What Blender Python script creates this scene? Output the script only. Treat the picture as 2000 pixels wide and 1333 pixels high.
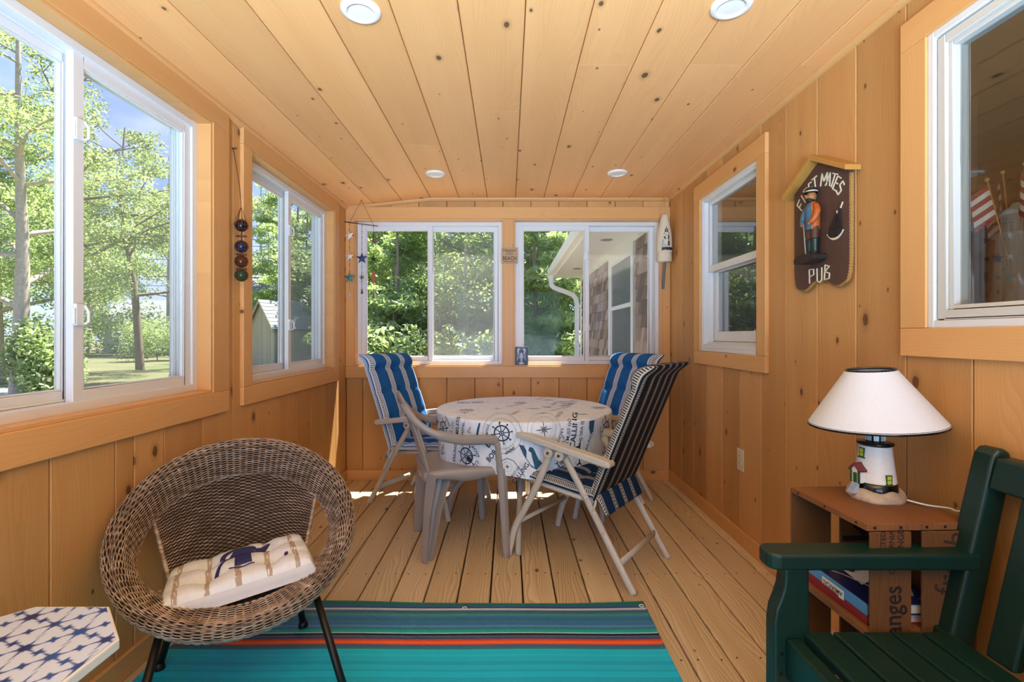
import bpy, math, random
import numpy as np
from mathutils import Vector, Matrix
from math import sin, cos, pi, radians, sqrt, atan2, exp

for o in list(bpy.data.objects):
    bpy.data.objects.remove(o)
S = bpy.context.scene
COL = S.collection

# ------------------------------------------------------------------ camera, sky, sun, lights, exposure
cam_data = bpy.data.cameras.new('camera')
cam = bpy.data.objects.new('camera', cam_data)
COL.objects.link(cam)
cam.location = (0, 0, 1.15)
cam.rotation_euler = (pi / 2, 0, 0)
cam_data.sensor_width = 36
cam_data.lens = 945 / 2000 * 36
cam_data.shift_x = 0.0035
cam_data.shift_y = -0.00525
cam_data.clip_start = 0.02
cam_data.clip_end = 500
S.camera = cam

S.view_settings.view_transform = 'Standard'
S.view_settings.look = 'None'
S.view_settings.gamma = 1
S.view_settings.use_curve_mapping = False
S.view_settings.exposure = 0.24
S.cycles.use_denoising = True
S.cycles.max_bounces = 12
S.cycles.diffuse_bounces = 6
S.cycles.transparent_max_bounces = 24
S.cycles.sample_clamp_indirect = 8
S.cycles.caustics_reflective = False
S.cycles.caustics_refractive = False

SKY = 1.4
w = bpy.data.worlds.new('sky')
S.world = w
w.use_nodes = True
nt = w.node_tree
nt.nodes.clear()
def wn(t, **kw):
    n = nt.nodes.new(t)
    for k, v in kw.items():
        setattr(n, k, v)
    return n
tc = wn('ShaderNodeTexCoord')
sep = wn('ShaderNodeSeparateXYZ')
nt.links.new(tc.outputs['Generated'], sep.inputs[0])
ramp = wn('ShaderNodeValToRGB')
e = ramp.color_ramp.elements
e[0].position = 0.0; e[0].color = (0.62, 0.74, 0.98, 1)
e[1].position = 0.6; e[1].color = (0.17, 0.30, 0.80, 1)
e2 = e.new(0.22); e2.color = (0.33, 0.47, 0.92, 1)
nt.links.new(sep.outputs['Z'], ramp.inputs[0])
nz = wn('ShaderNodeTexNoise'); nz.inputs['Scale'].default_value = 3.2; nz.inputs['Detail'].default_value = 6
mp = wn('ShaderNodeMapping'); mp.inputs['Scale'].default_value = (1, 1, 2.2)
nt.links.new(tc.outputs['Generated'], mp.inputs[0]); nt.links.new(mp.outputs[0], nz.inputs[0])
cr = wn('ShaderNodeValToRGB')
cr.color_ramp.elements[0].position = 0.52; cr.color_ramp.elements[1].position = 0.92
nt.links.new(nz.outputs[0], cr.inputs[0])
mx = wn('ShaderNodeMix', data_type='RGBA')
nt.links.new(cr.outputs[0], mx.inputs[0]); nt.links.new(ramp.outputs[0], mx.inputs[6])
mx.inputs[7].default_value = (1.0, 1.0, 1.02, 1)
bg = wn('ShaderNodeBackground'); bg.inputs[1].default_value = SKY
nt.links.new(mx.outputs[2], bg.inputs[0])
wo = wn('ShaderNodeOutputWorld')
nt.links.new(bg.outputs[0], wo.inputs[0])

def light(name, kind, energy, loc, direction, **kw):
    d = bpy.data.lights.new(name, kind)
    d.energy = energy
    for k, v in kw.items():
        setattr(d, k, v)
    o = bpy.data.objects.new(name, d)
    COL.objects.link(o)
    o.location = loc
    o.rotation_euler = Vector(direction).to_track_quat('-Z', 'Y').to_euler()
    return o
light('sun', 'SUN', 18.0, (0, 20, 30), (-0.20, -0.31, -1.0), angle=radians(0.7), color=(1.0, 0.95, 0.86))
# unseen fill lights added behind the camera, facing forward and up
light('near_fill_light', 'AREA', 38, (0.0, -1.98, 1.1), (0, 1, 0.0), shape='RECTANGLE', size=2.1, size_y=1.9, color=(0.38, 0.65, 1.0))
light('upward_fill_light', 'AREA', 140, (0.0, -1.1, 0.85), (0, 0.75, 1), shape='RECTANGLE', size=1.8, size_y=1.0, color=(0.56, 0.77, 1.0), spread=radians(110))
# sampling portals in the window openings
for nm, loc, di, sx, sy in (('portal_left_near', (-1.47, 1.52, 1.49), (1, 0, 0), 1.15, 1.17), ('portal_left_far', (-1.47, 2.985, 1.49), (1, 0, 0), 1.15, 1.17),
                            ('portal_left_rear', (-1.47, -0.4, 1.49), (1, 0, 0), 1.15, 1.17),
                            ('portal_near', (0, -2.16, 1.03), (0, 1, 0), 2.2, 2.03), ('portal_back_a', (-0.632, 4.03, 1.49), (0, -1, 0), 1.19, 1.17), ('portal_back_b', (0.632, 4.03, 1.49), (0, -1, 0), 1.19, 1.17)):
    p = light(nm, 'AREA', 1, loc, di, shape='RECTANGLE', size=sx, size_y=sy)
    p.data.cycles.is_portal = True

# ------------------------------------------------------------------ helpers
def tag(o, label=None, cat=None, group=None, kind=None):
    if label: o['label'] = label
    if cat: o['category'] = cat
    if group: o['group'] = group
    if kind: o['kind'] = kind
    return o
def empty(name, loc=(0, 0, 0), rz=0, label=None, cat=None, group=None, kind=None):
    o = bpy.data.objects.new(name, None)
    COL.objects.link(o)
    o.empty_display_size = 0.05
    o.location = loc
    o.rotation_euler = (0, 0, rz)
    return tag(o, label, cat, group, kind)

class MB:
    """collects simple shapes into one mesh"""
    def __init__(s):
        s.v = []; s.f = []; s.m = []; s.sm = []; s.uv = {}
    def add(s, vs, fs, m=0, smooth=False):
        b = len(s.v)
        s.v.extend([tuple(x) for x in vs])
        for f in fs:
            s.f.append(tuple(i + b for i in f)); s.m.append(m); s.sm.append(smooth)
        return b
    def box(s, a, b, m=0):
        x0, y0, z0 = (min(a[i], b[i]) for i in range(3)); x1, y1, z1 = (max(a[i], b[i]) for i in range(3))
        vs = [(x0, y0, z0), (x1, y0, z0), (x1, y1, z0), (x0, y1, z0), (x0, y0, z1), (x1, y0, z1), (x1, y1, z1), (x0, y1, z1)]
        s.add(vs, [(0, 3, 2, 1), (4, 5, 6, 7), (0, 1, 5, 4), (1, 2, 6, 5), (2, 3, 7, 6), (3, 0, 4, 7)], m)
        return s
    def prism(s, poly, P, d0, d1, m=0, smooth=False):
        """poly: 2d points, P(u, v, d) -> 3d"""
        n = len(poly)
        vs = [P(u, v, d0) for u, v in poly] + [P(u, v, d1) for u, v in poly]
        fs = [tuple(range(n))[::-1], tuple(range(n, 2 * n))]
        s.add(vs, fs, m)
        s.add(vs, [(i, (i + 1) % n, n + (i + 1) % n, n + i) for i in range(n)], m, smooth)
        return s
    def tube(s, pts, r, seg=8, m=0, closed=False, caps=True, rb=None, up=None, smooth=True):
        pts = [Vector(p) for p in pts]
        n = len(pts)
        rs = r if isinstance(r, (list, tuple)) else [r] * n
        rbs = rb if isinstance(rb, (list, tuple)) else ([rb] * n if rb else rs)
        vs = []
        nrm = Vector(up) if up else None
        for i in range(n):
            if closed: t = pts[(i + 1) % n] - pts[i - 1]
            else: t = pts[min(i + 1, n - 1)] - pts[max(i - 1, 0)]
            if t.length < 1e-9: t = Vector((0, 0, 1))
            t.normalize()
            if nrm is None:
                a = Vector((0, 0, 1)) if abs(t.z) < 0.9 else Vector((1, 0, 0))
                nrm = t.cross(a).normalized()
            q = (nrm - t * nrm.dot(t))
            if q.length < 1e-6: q = t.orthogonal()
            q.normalize()
            if not up: nrm = q
            b = t.cross(q)
            for k in range(seg):
                an = 2 * pi * (k + .5) / seg
                vs.append(pts[i] + q * cos(an) * rs[i] + b * sin(an) * rbs[i])
        fs = []
        for i in range(n if closed else n - 1):
            j = (i + 1) % n
            for k in range(seg):
                k2 = (k + 1) % seg
                fs.append((i * seg + k, i * seg + k2, j * seg + k2, j * seg + k))
        s.add(vs, fs, m, smooth)
        if caps and not closed:
            s.add(vs[:seg], [tuple(range(seg))[::-1]], m); s.add(vs[-seg:], [tuple(range(seg))], m)
        return s
    def lathe(s, prof, c=(0, 0, 0), seg=24, m=0, smooth=True, P=None, caps=True):
        vs = []
        for r, z in prof:
            for k in range(seg):
                a = 2 * pi * k / seg
                p = (r * cos(a), r * sin(a), z)
                vs.append(P(*p) if P else (c[0] + p[0], c[1] + p[1], c[2] + p[2]))
        n = len(prof)
        fs = [(i * seg + k, i * seg + (k + 1) % seg, (i + 1) * seg + (k + 1) % seg, (i + 1) * seg + k) for i in range(n - 1) for k in range(seg)]
        s.add(vs, fs, m, smooth)
        if caps:
            if prof[0][0] > 1e-5: s.add(vs[:seg], [tuple(range(seg))[::-1]], m)
            if prof[-1][0] > 1e-5: s.add(vs[-seg:], [tuple(range(seg))], m)
        return s
    def sphere(s, c, r, seg=14, rings=8, m=0):
        rr = r if isinstance(r, (tuple, list)) else (r, r, r)
        prof = [(sin(pi * i / rings), -cos(pi * i / rings)) for i in range(rings + 1)]
        s.lathe([(max(a, 1e-6), z) for a, z in prof], seg=seg, m=m, P=lambda x, y, z: (c[0] + x * rr[0], c[1] + y * rr[1], c[2] + z * rr[2]), caps=False)
        return s
    def grid(s, fn, nu, nv, m=0, smooth=True, wrap=False, uv=False, flip=False):
        vs = []; uvs = []
        for j in range(nv + 1):
            for i in range(nu if wrap else nu + 1):
                u, v = i / nu, j / nv
                vs.append(fn(u, v)); uvs.append((u, v))
        W = nu if wrap else nu + 1
        fs = []
        for j in range(nv):
            for i in range(nu):
                i2 = (i + 1) % W if wrap else i + 1
                f = (j * W + i, j * W + i2, (j + 1) * W + i2, (j + 1) * W + i)
                fs.append(f[::-1] if flip else f)
        b = s.add(vs, fs, m, smooth)
        if uv:
            for k, q in enumerate(uvs): s.uv[b + k] = q
        return b
    def build(s, name, mats, parent=None, bevel=0, label=None, cat=None, group=None, kind=None, seg=2, recalc=True):
        me = bpy.data.meshes.new(name)
        me.from_pydata(s.v, [], s.f)
        if not isinstance(mats, (list, tuple)): mats = [mats]
        for q in mats: me.materials.append(q)
        me.polygons.foreach_set('material_index', s.m)
        me.polygons.foreach_set('use_smooth', s.sm)
        if s.uv:
            l = me.uv_layers.new(name='UVMap')
            idx = np.empty(len(me.loops), dtype=np.int32)
            me.loops.foreach_get('vertex_index', idx)
            arr = np.zeros((len(s.v), 2), dtype=np.float32)
            for k, q in s.uv.items(): arr[k] = q
            l.data.foreach_set('uv', arr[idx].ravel())
        if recalc:
            import bmesh
            bm = bmesh.new(); bm.from_mesh(me)
            bmesh.ops.remove_doubles(bm, verts=bm.verts, dist=1e-6)
            bmesh.ops.recalc_face_normals(bm, faces=bm.faces)
            bm.to_mesh(me); bm.free()
        me.update()
        o = bpy.data.objects.new(name, me)
        COL.objects.link(o)
        if parent: o.parent = parent
        if bevel:
            b = o.modifiers.new('bevel', 'BEVEL'); b.width = bevel; b.segments = seg; b.limit_method = 'ANGLE'; b.angle_limit = radians(40)
        return tag(o, label, cat, group, kind)
def setparent(o, p):
    o.parent = p
def copy_tree(o, parent=None):
    c = o.copy(); COL.objects.link(c)
    if parent: c.parent = parent
    for ch in list(o.children): copy_tree(ch, c)
    return c
def smoothstep(a, b, x):
    t = min(1, max(0, (x - a) / (b - a))); return t * t * (3 - 2 * t)
def catmull(pts, n=8):
    P = [Vector(p) for p in pts]; out = []
    for i in range(len(P) - 1):
        p0 = P[max(i - 1, 0)]; p1 = P[i]; p2 = P[i + 1]; p3 = P[min(i + 2, len(P) - 1)]
        for k in range(n):
            t = k / n
            out.append(0.5 * ((2 * p1) + (p2 - p0) * t + (2 * p0 - 5 * p1 + 4 * p2 - p3) * t * t + (3 * p1 - p0 - 3 * p2 + p3) * t ** 3))
    out.append(P[-1]); return out

# flat print: 2d strokes, fills and lettering mapped onto a surface
class Art:
    def __init__(s): s.v = []; s.f = []
    def poly(s, pts):
        b = len(s.v); s.v.extend(pts); s.f.append(tuple(range(b, b + len(pts))))
    def stroke(s, pts, wd, step=0.006, closed=False):
        q = [Vector(p) for p in pts]
        if closed: q.append(q[0])
        r = []
        for a, b in zip(q[:-1], q[1:]):
            n = max(1, int((b - a).length / step))
            r += [a + (b - a) * (k / n) for k in range(n)]
        r.append(q[-1])
        L = len(r)
        ww = wd if callable(wd) else (lambda t: wd)
        b0 = len(s.v)
        for i in range(L):
            t = r[min(i + 1, L - 1)] - r[max(i - 1, 0)]
            if closed and i in (0, L - 1): t = r[1] - r[-2]
            t = t.normalized() if t.length > 0 else Vector((1, 0))
            n = Vector((-t.y, t.x)) * ww(i / max(1, L - 1)) / 2
            s.v.append(tuple(r[i] + n)); s.v.append(tuple(r[i] - n))
        for i in range(L - 1):
            k = b0 + 2 * i; s.f.append((k, k + 2, k + 3, k + 1))
    def circle(s, c, r, wd, a0=0, a1=2 * pi, n=40):
        s.stroke([(c[0] + r * cos(a0 + (a1 - a0) * i / n), c[1] + r * sin(a0 + (a1 - a0) * i / n)) for i in range(n + 1)], wd)
    def disc(s, c, rx, ry=None, rot=0, n=16):
        ry = ry or rx
        p = [(rx * cos(2 * pi * i / n), ry * sin(2 * pi * i / n)) for i in range(n)]
        s.poly([(c[0] + x * cos(rot) - y * sin(rot), c[1] + x * sin(rot) + y * cos(rot)) for x, y in p])
    def text(s, body, c, size, rot=0, bold=0.0, align='CENTER', wid=1.0):
        vs, fs = glyphs(body, bold, align)
        b = len(s.v)
        for x, y in vs:
            x *= size * wid; y = (y - 0.35) * size
            s.v.append((c[0] + x * cos(rot) - y * sin(rot), c[1] + x * sin(rot) + y * cos(rot)))
        s.f.extend(tuple(i + b for i in f) for f in fs)
    def arc_text(s, body, c, r, size, a_mid, bold=0, inward=False, step=None):
        st = step or size * 0.72 / r
        n = len(body)
        for i, ch in enumerate(body):
            if ch == ' ': continue
            k = (i - (n - 1) / 2) * st
            a = a_mid + k if inward else a_mid - k
            s.text(ch, (c[0] + r * cos(a), c[1] + r * sin(a)), size, a + pi / 2 if inward else a - pi / 2, bold)
    def build(s, name, mat, P, parent, label=None, thick=0.0):
        m = MB()
        if thick:
            n = len(s.v)
            m.v = [tuple(P(x, y, thick)) for x, y in s.v]
            m.f = list(s.f); m.m = [0] * len(s.f); m.sm = [False] * len(s.f)
            cnt = {}
            for f in s.f:
                for a, b in zip(f, f[1:] + f[:1]): cnt[(a, b)] = 1
            m.v += [tuple(P(x, y, 0)) for x, y in s.v]
            for (a, b) in cnt:
                if (b, a) not in cnt:
                    m.f.append((a, b, b + n, a + n)); m.m.append(0); m.sm.append(False)
        else:
            m.v = [tuple(P(x, y, 0)) for x, y in s.v]; m.f = s.f; m.m = [0] * len(s.f); m.sm = [True] * len(s.f)
        return m.build(name, mat, parent, label=label, recalc=bool(thick), kind='stuff' if len(s.f) > 1 else None)
_gl = {}
def glyphs(body, bold, align):
    key = (body, bold, align)
    if key in _gl: return _gl[key]
    cu = bpy.data.curves.new('lettering', 'FONT'); cu.body = body; cu.size = 1; cu.offset = bold; cu.resolution_u = 3; cu.align_x = align
    ob = bpy.data.objects.new('lettering', cu); COL.objects.link(ob)
    dg = bpy.context.evaluated_depsgraph_get(); dg.update()
    me = ob.evaluated_get(dg).to_mesh()
    vs = [(v.co.x, v.co.y) for v in me.vertices]; fs = [tuple(p.vertices) for p in me.polygons]
    ob.evaluated_get(dg).to_mesh_clear()
    bpy.data.objects.remove(ob); bpy.data.curves.remove(cu)
    _gl[key] = (vs, fs)
    return vs, fs

# ------------------------------------------------------------------ materials
def lin(h):
    h = h.lstrip('#'); r = []
    for i in (0, 2, 4):
        c = int(h[i:i + 2], 16) / 255
        r.append(c / 12.92 if c <= 0.04045 else ((c + 0.055) / 1.055) ** 2.4)
    return tuple(r) + (1,)
class NT:
    def __init__(s, name):
        s.mat = bpy.data.materials.new(name); s.mat.use_nodes = True
        s.t = s.mat.node_tree; s.t.nodes.clear()
        s.out = s.n('ShaderNodeOutputMaterial')
    def n(s, t, ins=None, **kw):
        x = s.t.nodes.new(t)
        for k, v in kw.items(): setattr(x, k, v)
        for k, v in (ins or {}).items(): s.set(x.inputs[k], v)
        return x
    def set(s, sock, v):
        if isinstance(v, bpy.types.NodeSocket): s.t.links.new(v, sock)
        elif isinstance(v, bpy.types.Node): s.t.links.new(v.outputs[0], sock)
        else:
            if isinstance(v, (tuple, list)) and len(v) == 4 and sock.type == 'VECTOR': v = v[:3]
            sock.default_value = v
    def math(s, op, a, b=0.0, c=0.0):
        x = s.n('ShaderNodeMath', {0: a, 1: b, 2: c}, operation=op); return x.outputs[0]
    def mix(s, fac, a, b, blend='MIX'):
        x = s.n('ShaderNodeMix', {0: fac, 6: a, 7: b}, data_type='RGBA', blend_type=blend); return x.outputs[2]
    def ramp(s, fac, stops, const=False):
        x = s.n('ShaderNodeValToRGB', {0: fac})
        if const: x.color_ramp.interpolation = 'CONSTANT'
        el = x.color_ramp.elements
        while len(el) < len(stops): el.new(0.5)
        for q, (p, c) in zip(el, stops):
            q.position = p; q.color = c if len(c) == 4 else tuple(c) + (1,)
        return x.outputs[0]
    def noise(s, vec, scale, detail=3, rough=0.5, dist=0.0):
        ins = {'Scale': scale, 'Detail': detail, 'Roughness': rough, 'Distortion': dist}
        if vec is not None: ins['Vector'] = vec
        return s.n('ShaderNodeTexNoise', ins).outputs[0]
    def obj(s): return s.n('ShaderNodeTexCoord').outputs['Object']
    def bsdf(s, color, rough=0.5, metal=0.0, bump=None, strength=0.3, dist=0.002, **ins):
        b = s.n('ShaderNodeBsdfPrincipled', {'Base Color': color, 'Roughness': rough, 'Metallic': metal})
        for k, v in ins.items(): s.set(b.inputs[k.replace('_', ' ')], v)
        if bump is not None:
            bn = s.n('ShaderNodeBump', {'Height': bump, 'Strength': strength, 'Distance': dist})
            s.t.links.new(bn.outputs[0], b.inputs['Normal'])
        s.t.links.new(b.outputs[0], s.out.inputs[0])
        return s.mat
def simple(name, col, rough=0.5, metal=0.0, var=0.06, scale=30, bump=0.0, **kw):
    m = NT(name)
    c = lin(col) if isinstance(col, str) else tuple(col) + (1,)
    no = m.noise(m.obj(), scale, 4)
    v = m.math('MULTIPLY_ADD', no, 2 * var, 1 - var)
    cc = m.mix(1.0, c, m.n('ShaderNodeCombineColor', {0: v, 1: v, 2: v}).outputs[0], 'MULTIPLY')
    return m.bsdf(cc, rough, metal, bump=no if bump else None, strength=bump, **kw)

def wood(name, across, along, light_c, dark_c, knots=0.5, rough=0.42, grain=1.0, var=0.12, knot_c=(0.13, 0.045, 0.02), ring=1.0, spec=0.4, hue=0.0, kscale=7.0):
    m = NT(name)
    oi = m.n('ShaderNodeObjectInfo').outputs['Random']
    se = m.n('ShaderNodeSeparateXYZ', {0: m.obj()})
    ax = {'x': 0, 'y': 1, 'z': 2}
    a = se.outputs[ax[across]]; l = se.outputs[ax[along]]
    r1 = m.math('MULTIPLY', oi, 91.7)
    rw = m.math('FRACT', m.math('MULTIPLY', oi, 57.31))
    a2 = m.math('ADD', a, r1)
    l2 = m.math('MULTIPLY_ADD', rw, 63.0, l)
    v = m.n('ShaderNodeCombineXYZ', {0: a2, 1: l2}).outputs[0]
    # knots first: the grain flows round them
    vk = m.n('ShaderNodeCombineXYZ', {0: m.math('MULTIPLY', a2, kscale), 1: m.math('MULTIPLY', l2, kscale * 0.6)}).outputs[0]
    vo = m.n('ShaderNodeTexVoronoi', {'Vector': vk, 'Scale': 1.0}, voronoi_dimensions='2D')
    dist = vo.outputs['Distance']
    vcol = m.n('ShaderNodeSeparateColor', {0: vo.outputs['Color']})
    size = m.math('MULTIPLY_ADD', m.math('POWER', vcol.outputs[1], 2.5), 0.085, 0.020)
    gate = m.math('LESS_THAN', vcol.outputs[0], knots)
    kd = m.math('DIVIDE', dist, size)
    kd = m.math('ADD', kd, m.math('MULTIPLY', m.math('SUBTRACT', m.noise(v, 60, 2), 0.5), 0.5))
    core = m.n('ShaderNodeMapRange', {0: kd, 1: 0.75, 2: 1.05, 3: 1.0, 4: 0.0}).outputs[0]
    halo = m.n('ShaderNodeMapRange', {0: kd, 1: 0.9, 2: 2.4, 3: 1.0, 4: 0.0}, interpolation_type='SMOOTHSTEP').outputs[0]
    core = m.math('MULTIPLY', core, gate); halo = m.math('MULTIPLY', halo, gate)
    # grain
    warp = m.math('MULTIPLY', m.math('SUBTRACT', m.noise(m.n('ShaderNodeCombineXYZ', {0: m.math('MULTIPLY', a2, 5.0), 1: m.math('MULTIPLY', l2, 0.9)}).outputs[0], 1.0, 2), 0.5), 0.24)
    aw = m.math('ADD', m.math('ADD', a2, warp), m.math('MULTIPLY', halo, 0.012))
    wv = m.n('ShaderNodeCombineXYZ', {0: aw, 1: m.math('MULTIPLY', l2, 0.02)}).outputs[0]
    wave = m.n('ShaderNodeTexWave', {'Vector': wv, 'Scale': 26.0, 'Distortion': 2.2, 'Detail': 2.0, 'Detail Scale': 2.0}, wave_profile='SAW').outputs['Fac']
    fine = m.noise(m.n('ShaderNodeCombineXYZ', {0: m.math('MULTIPLY', a2, 260.0), 1: m.math('MULTIPLY', l2, 5.0)}).outputs[0], 1.0, 2)
    broad = m.noise(m.n('ShaderNodeCombineXYZ', {0: m.math('MULTIPLY', a2, 9.0), 1: m.math('MULTIPLY', l2, 0.8)}).outputs[0], 1.0, 2)
    g = m.math('ADD', m.math('MULTIPLY', m.math('POWER', wave, 1.5), 0.22 * ring), m.math('ADD', m.math('MULTIPLY', fine, 0.25 * grain), m.math('MULTIPLY', broad, 0.75)))
    g = m.math('ADD', m.math('SUBTRACT', g, 0.34), m.math('MULTIPLY', m.math('SUBTRACT', rw, 0.5), var * 3))
    base = m.ramp(g, [(0.0, tuple(light_c) + (1,)), (1.0, tuple(dark_c) + (1,))])
    br = m.math('MULTIPLY_ADD', oi, 2 * var, 1 - var)
    base = m.mix(1.0, base, m.n('ShaderNodeCombineColor', {0: br, 1: br, 2: br}).outputs[0], 'MULTIPLY')
    if knots > 0:
        base = m.mix(m.math('MULTIPLY', halo, 0.30), base, tuple(c * 0.45 for c in dark_c) + (1,))
        base = m.mix(m.math('MULTIPLY', core, 0.9), base, tuple(knot_c) + (1,))
    hb = m.math('SUBTRACT', m.math('MULTIPLY', fine, 0.4), m.math('MULTIPLY', core, 0.4))
    return m.bsdf(base, m.math('MULTIPLY_ADD', fine, 0.12, rough), bump=hb, strength=0.12, dist=0.002, Specular_IOR_Level=spec)

PL = (0.61, 0.325, 0.118); PD = (0.39, 0.168, 0.048)
M = {}
M['wall_y'] = wood('pine_board_side_wall', 'y', 'z', PL, PD, knots=0.44)
M['wall_x'] = wood('pine_board_back_wall', 'x', 'z', PL, PD, knots=0.44)
M['ceil'] = wood('pine_board_ceiling', 'x', 'y', (0.84, 0.45, 0.19), (0.66, 0.31, 0.105), knots=0.44, var=0.08, knot_c=(0.10, 0.05, 0.03))
TL = (0.72, 0.39, 0.15); TD = (0.55, 0.26, 0.083)
M['trim_x'] = wood('clear_pine_trim_x', 'z', 'x', TL, TD, knots=0.03, var=0.06, rough=0.35)
M['trim_y'] = wood('clear_pine_trim_y', 'z', 'y', TL, TD, knots=0.03, var=0.06, rough=0.35)
M['trim_zx'] = wood('clear_pine_trim_zx', 'x', 'z', TL, TD, knots=0.03, var=0.06, rough=0.35)
M['trim_zy'] = wood('clear_pine_trim_zy', 'y', 'z', TL, TD, knots=0.03, var=0.06, rough=0.35)
M['deck'] = wood('treated_deck_board', 'x', 'y', (0.76, 0.61, 0.39), (0.40, 0.265, 0.125), knots=0.22, rough=0.5, ring=2.6, var=0.10, knot_c=(0.12, 0.06, 0.03))
M['dark'] = simple('shadow_gap', '#1c130c', 0.9)
M['sheath'] = simple('wall_sheathing', '#3d2614', 0.9)
M['vinyl'] = simple('white_vinyl', (0.72, 0.73, 0.75), 0.35, var=0.02)
M['vinyl_warm'] = simple('cream_vinyl', (0.60, 0.59, 0.56), 0.35, var=0.02)
M['gasket'] = simple('dark_gasket', '#3a3c40', 0.6)
M['white_paint'] = simple('white_paint', (0.80, 0.80, 0.79), 0.5, var=0.03)

def glass(name, tint=(0.97, 0.985, 0.98), boost=1.3, base=0.0):
    m = NT(name)
    bf = m.n('ShaderNodeNewGeometry').outputs['Backfacing']
    fr = m.n('ShaderNodeFresnel', {0: m.math('MULTIPLY_ADD', bf, 1 / 1.5 - 1.5, 1.5)}).outputs[0]
    fac = m.math('MINIMUM', m.math('MULTIPLY_ADD', fr, boost, base), 1.0)
    tr = m.n('ShaderNodeBsdfTransparent', {0: tint + (1,)})
    gl = m.n('ShaderNodeBsdfGlossy', {0: (1, 1, 1, 1), 'Roughness': 0.0})
    mxs = m.n('ShaderNodeMixShader', {0: fac, 1: tr.outputs[0], 2: gl.outputs[0]})
    m.t.links.new(mxs.outputs[0], m.out.inputs[0])
    return m.mat
M['glass'] = glass('window_glass', boost=0.12)
M['glass_double'] = glass('insulated_glass', tint=(0.86, 0.88, 0.87), boost=2.0)
def screen(name, op, col):
    m = NT(name)
    tr = m.n('ShaderNodeBsdfTransparent', {0: (1, 1, 1, 1)})
    df = m.n('ShaderNodeBsdfDiffuse', {0: col + (1,)})
    tl = m.n('ShaderNodeBsdfTranslucent', {0: col + (1,)})
    ad = m.n('ShaderNodeMixShader', {0: 0.5, 1: df.outputs[0], 2: tl.outputs[0]})
    mxs = m.n('ShaderNodeMixShader', {0: op, 1: tr.outputs[0], 2: ad.outputs[0]})
    m.t.links.new(mxs.outputs[0], m.out.inputs[0])
    return m.mat
M['screen'] = screen('insect_screen', 0.27, (0.42, 0.42, 0.42))
# ------------------------------------------------------------------ room shell
XL, XR, YB, YN = -1.293, 1.285, 3.854, -2.0
ZC = 2.243
FOLD = -0.617
def zc(x):
    return ZC if x >= FOLD else ZC - (FOLD - x) * (ZC - 2.172) / (FOLD - XL)
def frame_fn(O, U, N):
    """wall coordinates: u along, z up, d out of the room"""
    O = Vector(O); U = Vector(U); N = Vector(N)
    return lambda u, z, d: (O.x + U.x * u + N.x * d, O.y + U.y * u + N.y * d, z)
FL = frame_fn((XL, 0, 0), (0, 1, 0), (-1, 0, 0))     # left wall, u = y
FB = frame_fn((0, YB, 0), (1, 0, 0), (0, 1, 0))      # back wall, u = x
FR = frame_fn((XR, 0, 0), (0, -1, 0), (1, 0, 0))     # right wall, u = -y
FN = frame_fn((0, YN, 0), (-1, 0, 0), (0, -1, 0))    # near wall behind the camera
OPEN_L = [(0.944, 2.094, 0.902, 2.076), (2.41, 3.56, 0.902, 2.076), (-0.97, 0.18, 0.902, 2.076)]
OPEN_B = [(-1.2275, -0.037, 0.905, 2.078), (0.041, 1.2235, 0.905, 2.078)]
OPEN_R = [(-3.21, -2.474, 1.048, 2.055), (-1.47, -0.27, 1.173, 2.061)]
OPEN_N = [(-1.1, 1.1, 0.02, 2.05)]

def cut_cells(u0, u1, z0, z1, opens):
    us = sorted({u0, u1} | {v for o in opens for v in o[:2] if u0 < v < u1})
    cells = []
    for a, b in zip(us[:-1], us[1:]):
        m = (a + b) / 2
        zs = [(z0, z1)]
        for o in opens:
            if o[0] < m < o[1]:
                nz = []
                for p, q in zs:
                    if o[2] > p: nz.append((p, min(q, o[2])))
                    if o[3] < q: nz.append((max(p, o[3]), q))
                zs = [z for z in nz if z[1] - z[0] > 0.004]
        cells += [(a, b, p, q) for p, q in zs]
    return cells
def planked_wall(name, F, u0, u1, seams, top, opens, mat, ztop_fn=None, thick=0.14):
    b = MB()
    for a, c, p, q in cut_cells(u0 - 0.12, u1 + 0.12, 0.0, 2.30, opens):
        P = lambda u, v, d: F(u, v, d)
        b.prism([(a, p), (c, p), (c, q), (a, q)], P, 0.016, thick)
    root = b.build(name, M['sheath'], kind='structure')
    ss = [u0] + [s for s in seams if u0 + 0.01 < s < u1 - 0.01] + [u1]
    for a, c in zip(ss[:-1], ss[1:]):
        if c - a < 0.004: continue
        zt = min(ztop_fn(a), ztop_fn(c)) + 0.004 if ztop_fn else top
        m = MB(); g = 0.0016; ch = 0.0028
        for p, q, z0, z1 in cut_cells(a + g, c - g, 0.0, zt, opens):
            l = ch if p == a + g else 0; r = ch if q == c - g else 0
            prof = [(p, 0.018), (p, l)] + ([(p + l, 0)] if l else []) + ([(q - r, 0)] if r else []) + [(q, r), (q, 0.018)]
            m.prism(prof, lambda u, d, z: F(u, z, d), z0, z1)
        if m.v: m.build('plank', mat, root)
    return root
wl = planked_wall('wall_left', FL, YN, YB, sorted([2.271 + 0.2265 * k for k in range(-18, 8)] + [1.671]), 2.19, OPEN_L, M['wall_y'])
wb = planked_wall('wall_back', FB, XL, XR, [-0.491 + 0.2235 * k for k in range(-4, 10)], 2.25, OPEN_B, M['wall_x'], ztop_fn=zc)
wr = planked_wall('wall_right', FR, -YB, -YN, [-(1.563 + 0.2242 * k) for k in range(12, -18, -1)], 2.25, OPEN_R, M['wall_y'])
wn_ = planked_wall('wall_near', FN, -XR, -XL, [-1.1 + 0.2235 * k for k in range(12)], 2.25, OPEN_N, M['wall_x'])

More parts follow.
